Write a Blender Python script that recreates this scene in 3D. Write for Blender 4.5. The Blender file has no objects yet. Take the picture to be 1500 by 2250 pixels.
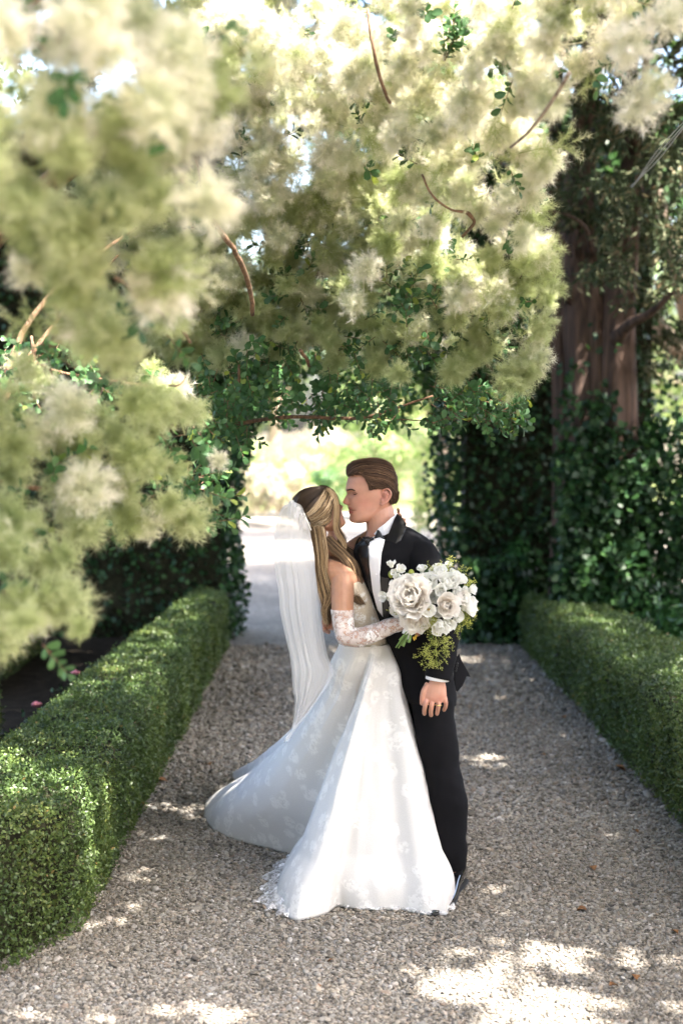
import bpy, math, random
import numpy as np
from mathutils import Vector, Matrix, Euler
from mathutils.geometry import delaunay_2d_cdt

S = bpy.context.scene
COL = S.collection
rnd = random.Random(7)
rng = np.random.default_rng(7)
R = math.radians

# ------------------------------------------------------------------ camera
CAMH = 1.95
PITCH = math.atan(187 / 3125)
YAW = -math.atan(14 / 3125)
cam_d = bpy.data.cameras.new("camera")
cam = bpy.data.objects.new("camera", cam_d)
COL.objects.link(cam)
cam.location = (0, 0, CAMH)
cam.rotation_euler = (R(90) - PITCH, 0, YAW)
cam_d.sensor_fit = 'VERTICAL'
cam_d.sensor_height = 36
cam_d.sensor_width = 24
cam_d.lens = 50
cam_d.clip_start = 0.05
cam_d.clip_end = 600
cam_d.dof.use_dof = True
cam_d.dof.focus_distance = 5.75
cam_d.dof.aperture_fstop = 1.8
S.camera = cam
CAMM = cam.rotation_euler.to_matrix()


def ray(px, py):
    return CAMM @ Vector(((px - 750) / 3125, -(py - 1125) / 3125, -1))


def at(px, py, Y):
    """world point seen at photo pixel (px, py) at world distance Y"""
    d = ray(px, py)
    return Vector((0, 0, CAMH)) + d * (Y / d.y)


def ground(px, py, z=0.0):
    d = ray(px, py)
    return Vector((0, 0, CAMH)) + d * ((z - CAMH) / d.z)


# ------------------------------------------------------------------ light
SUN_ELEV = R(57)
SUN_AZ = math.atan2(-0.35, 0.45)            # direction towards the sun in the xy plane
to_sun = Vector((math.cos(SUN_ELEV) * math.cos(SUN_AZ), math.cos(SUN_ELEV) * math.sin(SUN_AZ), math.sin(SUN_ELEV)))
world = bpy.data.worlds.new("World")
S.world = world
world.use_nodes = True
wn = world.node_tree
wn.nodes.clear()
w_out = wn.nodes.new('ShaderNodeOutputWorld')
w_bg = wn.nodes.new('ShaderNodeBackground')
w_sky = wn.nodes.new('ShaderNodeTexSky')
w_sky.sky_type = 'NISHITA'
w_sky.sun_disc = False
w_sky.sun_elevation = SUN_ELEV
w_sky.sun_rotation = math.atan2(to_sun.x, to_sun.y)
w_sky.air_density = 0.9
w_sky.dust_density = 5.5
w_sky.ozone_density = 0.4
w_bg.inputs['Strength'].default_value = 0.15
wn.links.new(w_sky.outputs[0], w_bg.inputs[0])
wn.links.new(w_bg.outputs[0], w_out.inputs[0])
sun_d = bpy.data.lights.new("sun", 'SUN')
sun_d.energy = 5.0
sun_d.angle = R(0.53)
sun_d.color = (1.0, 0.93, 0.84)
sun = bpy.data.objects.new("sun", sun_d)
COL.objects.link(sun)
sun.rotation_euler = to_sun.to_track_quat('Z', 'Y').to_euler()
S.view_settings.view_transform = 'Standard'
S.view_settings.look = 'None'
S.view_settings.gamma = 1
S.view_settings.use_curve_mapping = False
S.view_settings.exposure = 3.0
S.render.engine = 'CYCLES'
S.cycles.use_denoising = True
S.cycles.max_bounces = 10
S.cycles.diffuse_bounces = 5
S.cycles.glossy_bounces = 3
S.cycles.transmission_bounces = 6
S.cycles.transparent_max_bounces = 24
S.cycles.caustics_reflective = False
S.cycles.caustics_refractive = False

# ------------------------------------------------------------------ helpers


def tag(o, label=None, cat=None, group=None, kind=None):
    if label: o['label'] = label
    if cat: o['category'] = cat
    if group: o['group'] = group
    if kind: o['kind'] = kind
    return o


def empty(name, loc=(0, 0, 0)):
    o = bpy.data.objects.new(name, None)
    COL.objects.link(o)
    o.location = loc
    o.empty_display_size = 0.1
    return o


def link(name, me, parent=None, kind=None):
    o = bpy.data.objects.new(name, me)
    COL.objects.link(o)
    if parent is not None:
        o.parent = parent
        if parent.type == 'EMPTY' or True:
            o.matrix_parent_inverse = parent.matrix_world.inverted() if parent.parent else Matrix.Translation(parent.location).inverted() if parent.type == 'EMPTY' else Matrix()
    if kind: o['kind'] = kind
    return o


def mesh(name, verts, faces, mat=None, smooth=True, tint=None):
    """verts (N,3); faces: (M,3) or (M,4) array, or list of lists"""
    me = bpy.data.meshes.new(name)
    v = np.asarray(verts, dtype=np.float32)
    if isinstance(faces, np.ndarray):
        k = faces.shape[1]
        m = faces.shape[0]
        me.vertices.add(len(v))
        me.vertices.foreach_set('co', v.ravel())
        me.loops.add(m * k)
        me.loops.foreach_set('vertex_index', faces.astype(np.int32).ravel())
        me.polygons.add(m)
        me.polygons.foreach_set('loop_start', np.arange(0, m * k, k, dtype=np.int32))
        me.polygons.foreach_set('loop_total', np.full(m, k, dtype=np.int32))
        me.update(calc_edges=True)
    else:
        me.from_pydata([tuple(map(float, p)) for p in v], [], [list(map(int, f)) for f in faces])
    if smooth:
        me.polygons.foreach_set('use_smooth', np.ones(len(me.polygons), dtype=bool))
    if tint is not None:
        set_tint(me, tint)
    if mat: me.materials.append(mat)
    me.update()
    return me


def set_tint(me, tint, name='tint'):
    t = np.asarray(tint, dtype=np.float32)
    if t.ndim == 1:
        a = me.attributes.new(name, 'FLOAT', 'POINT')
        a.data.foreach_set('value', t)
    else:
        if t.shape[1] == 3: t = np.hstack([t, np.ones((len(t), 1), np.float32)])
        a = me.attributes.new(name, 'FLOAT_COLOR', 'POINT')
        a.data.foreach_set('color', t.ravel())


def obj(name, verts, faces, mat, parent=None, smooth=True, tint=None, kind=None):
    return link(name, mesh(name, verts, faces, mat, smooth, tint), parent, kind)


class Soup:
    """collects pieces into one mesh"""
    def __init__(s): s.v = []; s.f = []; s.t = []; s.n = 0
    def add(s, v, f, t=None):
        v = np.asarray(v, float).reshape(-1, 3)
        s.v.append(v)
        for q in f: s.f.append([int(i) + s.n for i in q])
        if t is None: t = 0.5
        s.t.append(np.full(len(v), t) if np.isscalar(t) else np.asarray(t, float))
        s.n += len(v)
    def obj(s, name, mat, parent=None, smooth=True, kind=None):
        return obj(name, np.vstack(s.v), s.f, mat, parent, smooth, np.concatenate(s.t), kind)


def frames(P):
    """parallel-transport frames along a polyline"""
    P = np.asarray(P, float)
    T = np.gradient(P, axis=0)
    T /= np.linalg.norm(T, axis=1, keepdims=True) + 1e-12
    u = np.cross(T[0], [0, 1, 0.01])
    if np.linalg.norm(u) < 1e-3: u = np.cross(T[0], [1, 0, 0])
    u /= np.linalg.norm(u)
    U = [u]
    for i in range(1, len(P)):
        u = U[-1] - T[i] * np.dot(U[-1], T[i])
        u /= np.linalg.norm(u) + 1e-12
        U.append(u)
    U = np.array(U)
    return T, U, np.cross(T, U)


def smooth_path(P, n):
    """Catmull-Rom resampling of rows (any dimension)"""
    P = np.asarray(P, float)
    k = len(P)
    if k == 2:
        t = np.linspace(0, 1, n)[:, None]
        return P[0] * (1 - t) + P[1] * t
    Q = np.vstack([2 * P[0] - P[1], P, 2 * P[-1] - P[-2]])
    out = []
    for t in np.linspace(0, k - 1 - 1e-9, n):
        i = int(t); f = t - i
        a, b, c, d = Q[i], Q[i + 1], Q[i + 2], Q[i + 3]
        out.append(0.5 * ((2 * b) + (c - a) * f + (2 * a - 5 * b + 4 * c - d) * f * f + (3 * b - a - 3 * c + d) * f ** 3))
    return np.array(out)


def tube(P, rad, sides=8, n=None, flat=None, cap=True):
    """tube along P with radii; flat = (ru, rv) multipliers rows or None"""
    P = np.asarray(P, float); rad = np.asarray(rad, float)
    if rad.ndim == 0: rad = np.full(len(P), float(rad))
    if rad.ndim == 1: rad = np.stack([rad, rad], 1)
    if n:
        A = smooth_path(np.hstack([P, rad]), n)
        P, rad = A[:, :3], np.maximum(A[:, 3:], 1e-5)
    T, U, V = frames(P)
    th = np.linspace(0, 2 * math.pi, sides, endpoint=False)
    v = P[:, None, :] + U[:, None, :] * (np.cos(th)[None, :, None] * rad[:, 0][:, None, None]) + V[:, None, :] * (np.sin(th)[None, :, None] * rad[:, 1][:, None, None])
    m = len(P)
    v = v.reshape(-1, 3)
    f = []
    for i in range(m - 1):
        for j in range(sides):
            a = i * sides + j; b = i * sides + (j + 1) % sides
            f.append((a, b, b + sides, a + sides))
    if cap:
        f.append(tuple(range(sides - 1, -1, -1)))
        f.append(tuple((m - 1) * sides + j for j in range(sides)))
    return v, f


def grid_faces(nu, nv, wrap_u=False, off=0):
    f = []
    for i in range(nv - 1):
        for j in range(nu if wrap_u else nu - 1):
            a = i * nu + j; b = i * nu + (j + 1) % nu
            f.append((a + off, b + off, b + nu + off, a + nu + off))
    return f


def loft(rings, cap=True):
    """rings: list of (K,3) arrays"""
    K = len(rings[0]); m = len(rings)
    v = np.vstack(rings)
    f = grid_faces(K, m, True)
    if cap:
        f.append(tuple(range(K - 1, -1, -1)))
        f.append(tuple((m - 1) * K + j for j in range(K)))
    return v, f


def ellipsoid(c, r, nu=20, nv=12, rot=None):
    v = []
    for i in range(nv + 1):
        ph = math.pi * i / nv
        for j in range(nu):
            th = 2 * math.pi * j / nu
            v.append((math.sin(ph) * math.cos(th) * r[0], math.sin(ph) * math.sin(th) * r[1], math.cos(ph) * r[2]))
    v = np.array(v)
    if rot is not None: v = v @ np.array(rot).T
    return v + np.array(c), grid_faces(nu, nv + 1, True)


def box(c, d, rz=0.0):
    c = np.array(c, float); d = np.array(d, float) / 2
    s = np.array([[x, y, z] for z in (-1, 1) for y in (-1, 1) for x in (-1, 1)], float) * d
    cs, sn = math.cos(rz), math.sin(rz)
    s = np.stack([s[:, 0] * cs - s[:, 1] * sn, s[:, 0] * sn + s[:, 1] * cs, s[:, 2]], 1)
    return s + c, [(0, 2, 3, 1), (4, 5, 7, 6), (0, 1, 5, 4), (2, 6, 7, 3), (1, 3, 7, 5), (0, 4, 6, 2)]


def noise3(P, scale=1.0, seed=0, octaves=3):
    """cheap smooth noise from summed sines, about -1..1"""
    r = np.random.default_rng(1000 + seed)
    P = np.asarray(P, float) * scale
    out = np.zeros(len(P)); amp = 1.0; tot = 0
    for o in range(octaves):
        for k in range(4):
            w = r.normal(size=3) * 2.0 ** o * 1.6
            out += amp * np.sin(P @ w + r.uniform(0, 6.28))
        tot += amp * 2
        amp *= 0.55
    return out / tot


def unit(v):
    return v / (np.linalg.norm(v, axis=-1, keepdims=True) + 1e-12)


def leaf_soup(P, N, size, aspect=0.55, droop=0.0, fold=0.25, detailed=False, seed=0, face=0.5, tint=None):
    """leaves as folded blades. P (n,3), N (n,3) rough outward normals; size scalar or (n,)"""
    r = np.random.default_rng(seed)
    n = len(P)
    size = np.broadcast_to(np.asarray(size, float), (n,)) * r.uniform(0.7, 1.25, n)
    nrm = unit(N * face + r.normal(size=(n, 3)) * (1 - face) * 1.0)
    d = r.normal(size=(n, 3)); d[:, 2] -= droop
    d = unit(d - nrm * np.sum(d * nrm, 1, keepdims=True))
    s = np.cross(nrm, d)
    L = size[:, None]; W = L * aspect * 0.5
    up = nrm * L * fold * 0.5
    if not detailed:
        v = np.stack([P, P + d * L * .5 + s * W + up * .5, P + d * L, P + d * L * .5 - s * W + up * .5], 1)
        k = 4
        base = np.array([[0, 1, 2], [0, 2, 3]])
    else:
        v = np.stack([P, P + d * L * .3 + s * W * .85 + up * .5, P + d * L * .68 + s * W + up * .6, P + d * L * 1.0 - nrm * L * 0.06,
                      P + d * L * .68 - s * W + up * .6, P + d * L * .3 - s * W * .85 + up * .5], 1)
        k = 6
        base = np.array([[0, 1, 5], [1, 2, 4], [1, 4, 5], [2, 3, 4]])
        base = np.array([[0, 1, 5], [1, 2, 3], [1, 3, 5], [5, 3, 4]])
    idx = (np.arange(n)[:, None, None] * k + base[None]).reshape(-1, 3)
    if tint is None: tint = r.uniform(0, 1, n)
    t = np.repeat(tint, k)
    return v.reshape(-1, 3), idx, t


# ------------------------------------------------------------------ materials
MATS = {}


def newmat(name):
    m = bpy.data.materials.new(name)
    m.use_nodes = True
    nt = m.node_tree
    nt.nodes.clear()
    out = nt.nodes.new('ShaderNodeOutputMaterial')
    MATS[name] = m
    return m, nt, out


def N(nt, kind, **kw):
    n = nt.nodes.new(kind)
    for k, v in kw.items():
        if k.startswith('i_'):
            key = k[2:]
            key = int(key) if key.isdigit() else key.replace('_', ' ')
            n.inputs[key].default_value = v
        else:
            setattr(n, k, v)
    return n


def ramp(nt, src, stops, interp='LINEAR'):
    r = nt.nodes.new('ShaderNodeValToRGB')
    r.color_ramp.interpolation = interp
    e = r.color_ramp.elements
    while len(e) > 1: e.remove(e[-1])
    e[0].position = stops[0][0]; e[0].color = (*stops[0][1], 1)
    for p, c in stops[1:]:
        x = e.new(p); x.color = (*c, 1)
    if src is not None: nt.links.new(src, r.inputs[0])
    return r.outputs[0]


def attr(nt, name='tint', kind='GEOMETRY', out='Fac'):
    a = N(nt, 'ShaderNodeAttribute', attribute_name=name, attribute_type=kind)
    return a.outputs[out]


def foliage(name, stops, rough=0.45, trans=0.3, spec=0.35, tcol=None, kind='GEOMETRY'):
    m, nt, out = newmat(name)
    c = ramp(nt, attr(nt, kind=kind), stops)
    no = N(nt, 'ShaderNodeTexNoise', i_Scale=3.0)
    tc = N(nt, 'ShaderNodeTexCoord')
    nt.links.new(tc.outputs['Object'], no.inputs['Vector'])
    hs = N(nt, 'ShaderNodeHueSaturation')
    mr = N(nt, 'ShaderNodeMapRange', i_1=0.3, i_2=0.7, i_3=0.75, i_4=1.25)
    nt.links.new(no.outputs[0], mr.inputs[0])
    nt.links.new(mr.outputs[0], hs.inputs['Value'])
    nt.links.new(c, hs.inputs['Color'])
    p = N(nt, 'ShaderNodeBsdfPrincipled', i_Roughness=rough)
    p.inputs['Specular IOR Level'].default_value = spec
    nt.links.new(hs.outputs[0], p.inputs['Base Color'])
    t = N(nt, 'ShaderNodeBsdfTranslucent')
    h2 = N(nt, 'ShaderNodeHueSaturation', i_Hue=0.485, i_Saturation=1.1, i_Value=1.6)
    nt.links.new(hs.outputs[0], h2.inputs['Color'])
    nt.links.new(h2.outputs[0], t.inputs[0])
    mx = N(nt, 'ShaderNodeMixShader', i_0=trans)
    nt.links.new(p.outputs[0], mx.inputs[1]); nt.links.new(t.outputs[0], mx.inputs[2])
    nt.links.new(mx.outputs[0], out.inputs[0])
    return m


def simple(name, col, rough=0.6, spec=0.5, metal=0.0, noise=None, bump=None, sheen=0.0, sss=0.0, coat=0.0):
    """plain principled material with optional colour noise (scale, amount) and bump (scale, distance)"""
    m, nt, out = newmat(name)
    p = N(nt, 'ShaderNodeBsdfPrincipled', i_Roughness=rough, i_Metallic=metal)
    p.inputs['Base Color'].default_value = (*col, 1)
    p.inputs['Specular IOR Level'].default_value = spec
    if sheen: p.inputs['Sheen Weight'].default_value = sheen
    if coat: p.inputs['Coat Weight'].default_value = coat; p.inputs['Coat Roughness'].default_value = 0.05
    if sss:
        p.inputs['Subsurface Weight'].default_value = sss
        p.inputs['Subsurface Radius'].default_value = (0.01, 0.004, 0.002)
        p.inputs['Subsurface Scale'].default_value = 1.0
    tc = N(nt, 'ShaderNodeTexCoord')
    if noise:
        no = N(nt, 'ShaderNodeTexNoise', i_Scale=noise[0], i_Detail=4.0)
        nt.links.new(tc.outputs['Object'], no.inputs['Vector'])
        lo = tuple(max(0, c * (1 - noise[1])) for c in col); hi = tuple(min(1, c * (1 + noise[1])) for c in col)
        nt.links.new(ramp(nt, no.outputs[0], [(0.3, lo), (0.7, hi)]), p.inputs['Base Color'])
    if bump:
        no = N(nt, 'ShaderNodeTexNoise', i_Scale=bump[0], i_Detail=3.0)
        nt.links.new(tc.outputs['Object'], no.inputs['Vector'])
        b = N(nt, 'ShaderNodeBump', i_Strength=1.0, i_Distance=bump[1])
        nt.links.new(no.outputs[0], b.inputs['Height'])
        nt.links.new(b.outputs[0], p.inputs['Normal'])
    nt.links.new(p.outputs[0], out.inputs[0])
    return m


def bark(name, lo, hi, sc=30, stretch=8):
    m, nt, out = newmat(name)
    tc = N(nt, 'ShaderNodeTexCoord')
    mp = N(nt, 'ShaderNodeMapping')
    mp.inputs['Scale'].default_value = (sc, sc, sc / stretch)
    no = N(nt, 'ShaderNodeTexNoise', i_Scale=1.0, i_Detail=5.0)
    nt.links.new(tc.outputs['Object'], mp.inputs[0]); nt.links.new(mp.outputs[0], no.inputs['Vector'])
    p = N(nt, 'ShaderNodeBsdfPrincipled', i_Roughness=0.85)
    nt.links.new(ramp(nt, no.outputs[0], [(0.32, lo), (0.68, hi)]), p.inputs['Base Color'])
    b = N(nt, 'ShaderNodeBump', i_Strength=1.0, i_Distance=0.02)
    nt.links.new(no.outputs[0], b.inputs['Height']); nt.links.new(b.outputs[0], p.inputs['Normal'])
    nt.links.new(p.outputs[0], out.inputs[0])
    return m


M_box = foliage('box_leaf', [(0, (.040, .070, .020)), (.45, (.072, .115, .032)), (.8, (.120, .165, .042)), (.93, (.18, .20, .06)), (1, (.24, .17, .06))], rough=0.42, trans=0.22, spec=0.42)
M_ivy = foliage('ivy_leaf', [(0, (.012, .035, .014)), (.5, (.020, .055, .020)), (1, (.04, .095, .025))], rough=0.46, trans=0.12, spec=0.3)
M_smokeleaf = foliage('smoke_tree_leaf', [(0, (.035, .085, .030)), (.5, (.05, .12, .045)), (.85, (.08, .17, .05)), (1, (.22, .28, .06))], rough=0.45, trans=0.38, spec=0.4)
M_cyp = foliage('cypress_foliage', [(0, (.030, .042, .020)), (.6, (.06, .085, .04)), (.9, (.14, .14, .08)), (1, (.2, .15, .09))], rough=0.7, trans=0.15, spec=0.2)
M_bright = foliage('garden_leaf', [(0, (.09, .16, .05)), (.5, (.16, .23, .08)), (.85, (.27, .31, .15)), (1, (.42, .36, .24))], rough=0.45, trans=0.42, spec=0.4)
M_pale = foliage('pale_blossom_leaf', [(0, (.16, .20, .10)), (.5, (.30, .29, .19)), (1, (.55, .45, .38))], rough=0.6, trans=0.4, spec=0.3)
M_core = simple('hedge_twigs', (.022, .022, .012), 0.95, 0.1, noise=(25, .6))
M_soil = simple('bed_soil', (.022, .018, .013), 0.95, 0.1, noise=(12, .5), bump=(40, .01))
M_bark = bark('smoke_tree_bark', (.07, .042, .025), (.23, .13, .075), 60, 10)
M_bark_grey = bark('pale_bark', (.16, .12, .09), (.38, .30, .23), 30, 8)
M_bark_red = bark('cypress_bark', (.020, .012, .009), (.12, .070, .048), 26, 14)
# ------------------------------------------------------------------ ground


def ground_mat(name, stops, patch, scale=70, bump=0.006):
    m, nt, out = newmat(name)
    tc = N(nt, 'ShaderNodeTexCoord')
    vo = N(nt, 'ShaderNodeTexVoronoi', i_Scale=scale)
    nt.links.new(tc.outputs['Object'], vo.inputs['Vector'])
    sep = N(nt, 'ShaderNodeSeparateColor')
    nt.links.new(vo.outputs['Color'], sep.inputs[0])
    c = ramp(nt, sep.outputs[0], stops)
    no = N(nt, 'ShaderNodeTexNoise', i_Scale=0.9, i_Detail=5.0)
    nt.links.new(tc.outputs['Object'], no.inputs['Vector'])
    mr = N(nt, 'ShaderNodeMapRange', i_1=0.35, i_2=0.65, i_3=1 - patch, i_4=1 + patch)
    nt.links.new(no.outputs[0], mr.inputs[0])
    hs = N(nt, 'ShaderNodeHueSaturation')
    nt.links.new(mr.outputs[0], hs.inputs['Value']); nt.links.new(c, hs.inputs['Color'])
    p = N(nt, 'ShaderNodeBsdfPrincipled', i_Roughness=0.85)
    p.inputs['Specular IOR Level'].default_value = 0.25
    nt.links.new(hs.outputs[0], p.inputs['Base Color'])
    b = N(nt, 'ShaderNodeBump', i_Strength=0.9, i_Distance=bump)
    b.invert = True
    nt.links.new(vo.outputs['Distance'], b.inputs['Height']); nt.links.new(b.outputs[0], p.inputs['Normal'])
    nt.links.new(p.outputs[0], out.inputs[0])
    return m


STONE = [(0, (.075, .068, .060)), (.2, (.148, .130, .106)), (.45, (.215, .195, .163)), (.65, (.248, .238, .222)), (.82, (.315, .28, .228)), (.93, (.20, .155, .12)), (1, (.45, .43, .40))]
M_path = ground_mat('gravel_path', STONE, 0.22)
M_earth = ground_mat('garden_earth', [(0, (.03, .025, .015)), (.6, (.06, .05, .03)), (1, (.09, .08, .05))], 0.4, 30, .01)
M_lawn = ground_mat('lawn', [(0, (.08, .11, .03)), (.6, (.13, .17, .05)), (1, (.22, .22, .10))], 0.3, 25, .01)

v = np.array([[-300, -60, -.012], [300, -60, -.012], [300, 500, -.012], [-300, 500, -.012]])
g = obj('ground', v, np.array([[0, 1, 2, 3]]), M_earth, smooth=False); tag(g, kind='structure')
# gravel path: between the box hedges, through the arch and widening beyond it
cl = [(-2.6, -30, 3.4), (-2.6, 3.9, 3.4), (-1.4, 4.9, 2.9), (-1.10, 5.4, 1.85), (-1.02, 9, 1.74), (-1.05, 13, 1.75), (-2.4, 15.5, 2.6), (-7, 19, 6), (-9, 40, 9)]
v = []; f = []
for i, (a, y, b) in enumerate(cl):
    v += [(a, y, 0), (b, y, 0)]
    if i: f.append((2 * i - 2, 2 * i - 1, 2 * i + 1, 2 * i))
g = obj('gravel_path', v, f, M_path, smooth=False); tag(g, kind='structure')
v = np.array([[-16, 33, .004], [14, 33, .004], [14, 60, .004], [-16, 60, .004]])
g = obj('lawn', v, np.array([[0, 1, 2, 3]]), M_lawn, smooth=False); tag(g, kind='structure')
# planting beds behind the hedges
g = obj('planting_bed', *box((-2.9, 9.2, .012), (3.0, 7.4, .05)), M_soil, smooth=False); tag(g, kind='structure')
g = obj('planting_bed', *box((3.75, 9.2, .012), (3.0, 7.4, .05)), M_soil, smooth=False); tag(g, kind='structure')

# loose pebbles: geometry-node instances over the part of the path where they can be told apart
m, nt, out = newmat('pebble')
pc = N(nt, 'ShaderNodeBsdfPrincipled', i_Roughness=0.7)
pc.inputs['Specular IOR Level'].default_value = 0.35
no = N(nt, 'ShaderNodeTexNoise', i_Scale=0.8, i_Detail=4.0)
geo = N(nt, 'ShaderNodeNewGeometry')
nt.links.new(geo.outputs['Position'], no.inputs['Vector'])
mr = N(nt, 'ShaderNodeMapRange', i_1=0.35, i_2=0.65, i_3=.84, i_4=1.16)
nt.links.new(no.outputs[0], mr.inputs[0])
hs = N(nt, 'ShaderNodeHueSaturation')
nt.links.new(mr.outputs[0], hs.inputs['Value'])
nt.links.new(ramp(nt, attr(nt, kind='INSTANCER'), STONE), hs.inputs['Color'])
nt.links.new(hs.outputs[0], pc.inputs['Base Color']); nt.links.new(pc.outputs[0], out.inputs[0])
M_pebble = m


def pebble_points():
    P = []; SZ = []
    for y0, y1, dens, sz in ((4.1, 5.6, 15500, .0049), (5.6, 7.0, 11500, .0056), (7.0, 9.5, 5600, .0074), (9.5, 12.6, 2400, .0105)):
        x0, x1 = (-1.45, 1.9) if y0 < 5.5 else (-1.08, 1.78)
        n = int((x1 - x0) * (y1 - y0) * dens)
        P.append(np.stack([rng.uniform(x0, x1, n), rng.uniform(y0, y1, n), np.zeros(n)], 1))
        SZ.append(np.full(n, sz))
    return np.vstack(P), np.concatenate(SZ)


PP, SZ = pebble_points()
n = len(PP)
SZ = SZ * np.exp(rng.normal(0, .33, n))
sc = np.stack([SZ * rng.uniform(1.0, 1.6, n), SZ, SZ * rng.uniform(.45, .8, n)], 1)
PP[:, 2] = SZ * rng.uniform(-.1, .75, n)
rot = np.stack([rng.normal(0, .35, n), rng.normal(0, .35, n), rng.uniform(0, 6.28, n)], 1)
me = bpy.data.meshes.new('gravel')
me.vertices.add(n); me.vertices.foreach_set('co', PP.astype(np.float32).ravel())
for nm, arr in (('psc', sc), ('prot', rot)):
    a = me.attributes.new(nm, 'FLOAT_VECTOR', 'POINT'); a.data.foreach_set('vector', arr.astype(np.float32).ravel())
a = me.attributes.new('tint', 'FLOAT', 'POINT'); a.data.foreach_set('value', rng.uniform(0, 1, n).astype(np.float32))
me.materials.append(M_pebble)
gravel = link('gravel', me, kind='stuff')
tag(gravel, 'loose pale grey and tan pebbles covering the garden path', 'gravel')
gn = bpy.data.node_groups.new('pebble_scatter', 'GeometryNodeTree')
gn.interface.new_socket('Geometry', in_out='INPUT', socket_type='NodeSocketGeometry')
gn.interface.new_socket('Geometry', in_out='OUTPUT', socket_type='NodeSocketGeometry')
gi = gn.nodes.new('NodeGroupInput'); go = gn.nodes.new('NodeGroupOutput')
ico = gn.nodes.new('GeometryNodeMeshIcoSphere'); ico.inputs['Subdivisions'].default_value = 2; ico.inputs['Radius'].default_value = 1
ico.inputs['Subdivisions'].default_value = 1
sm = gn.nodes.new('GeometryNodeSetMaterial'); sm.inputs['Material'].default_value = M_pebble
ss = gn.nodes.new('GeometryNodeSetShadeSmooth')
m2p = gn.nodes.new('GeometryNodeMeshToPoints')
iop = gn.nodes.new('GeometryNodeInstanceOnPoints')
a1 = gn.nodes.new('GeometryNodeInputNamedAttribute'); a1.data_type = 'FLOAT_VECTOR'; a1.inputs['Name'].default_value = 'psc'
a2 = gn.nodes.new('GeometryNodeInputNamedAttribute'); a2.data_type = 'FLOAT_VECTOR'; a2.inputs['Name'].default_value = 'prot'
L = gn.links.new
L(gi.outputs[0], m2p.inputs[0]); L(m2p.outputs[0], iop.inputs['Points'])
L(ico.outputs[0], ss.inputs[0]); L(ss.outputs[0], sm.inputs[0]); L(sm.outputs[0], iop.inputs['Instance'])
L(a2.outputs[0], iop.inputs['Rotation']); L(a1.outputs[0], iop.inputs['Scale'])
L(iop.outputs[0], go.inputs[0])
md = gravel.modifiers.new('scatter', 'NODES'); md.node_group = gn

# a few fallen leaves and dark bits on the path
M_dead = simple('dry_leaf', (.20, .10, .045), 0.8, 0.2, noise=(60, .5))
for (px, py, s, lab) in ((1342, 1688, .045, 'large curled brown leaf on the gravel close to the foot of the wide hedge'), (1196, 1660, .03, 'brown leaf in mid path between the sun patch and the wide hedge'),
                         (1236, 1575, .03, 'dark leaf on the shaded gravel, the farthest one near the wide hedge'), (1290, 2000, .03, 'brown leaf on open gravel diagonally below the shoe'),
                         (1357, 2168, .03, 'reddish brown leaf lying in the bright sun patch'), (1474, 2045, .03, 'brown leaf at the frame edge above the sun patch'),
                         (1400, 1830, .03, 'dry leaf on the gravel just in front of the nearest end of the wide hedge'), (370, 1718, .035, 'dark leaf at the foot of the long hedge beside the train'),
                         (462, 1682, .03, 'dark leaf on shaded gravel just beyond the tip of the train'), (1300, 1905, .025, 'small brown leaf halfway between shoe and wide hedge'),
                         (1392, 2144, .028, 'dark leaf at the upper edge of the bright sun patch'), (1055, 1445, .04, 'brown leaf on far gravel beside the hanging jacket flap'),
                         (735, 2110, .02, 'tiny leaf on the gravel in front of the gown hem'), (700, 2170, .022, 'tiny leaf closest to the bottom of the picture, below the gown')):
    p = ground(px, py, .012)
    vv, ff, tt = leaf_soup(np.array([[0, 0, 0.0]]), np.array([[0, 0, 1.0]]), s * 1.6, .7, fold=.9, detailed=True, seed=int(px), face=.9)
    o = obj('fallen_leaf', vv, ff, M_dead, smooth=False)
    o.location = p
    tag(o, lab, 'leaf', 'dry leaves fallen on the gravel')

# ------------------------------------------------------------------ clipped box hedges


def surf_points(quads, dens):
    """random points on bilinear quads with outward normals; dens = leaves per m2 as function of y"""
    P = []; Nn = []
    for q in quads:
        q = np.array(q, float)
        area = np.linalg.norm(np.cross(q[1] - q[0], q[3] - q[0])) / 2 + np.linalg.norm(np.cross(q[1] - q[2], q[3] - q[2])) / 2
        ymid = q[:, 1].mean()
        n = int(area * dens(ymid))
        u = rng.uniform(0, 1, (n, 1)); w = rng.uniform(0, 1, (n, 1))
        p = (q[0] * (1 - u) + q[1] * u) * (1 - w) + (q[3] * (1 - u) + q[2] * u) * w
        nn = np.cross(q[1] - q[0], q[3] - q[0]); nn /= np.linalg.norm(nn)
        P.append(p); Nn.append(np.repeat(nn[None], n, 0))
    return np.vstack(P), np.vstack(Nn)


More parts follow.
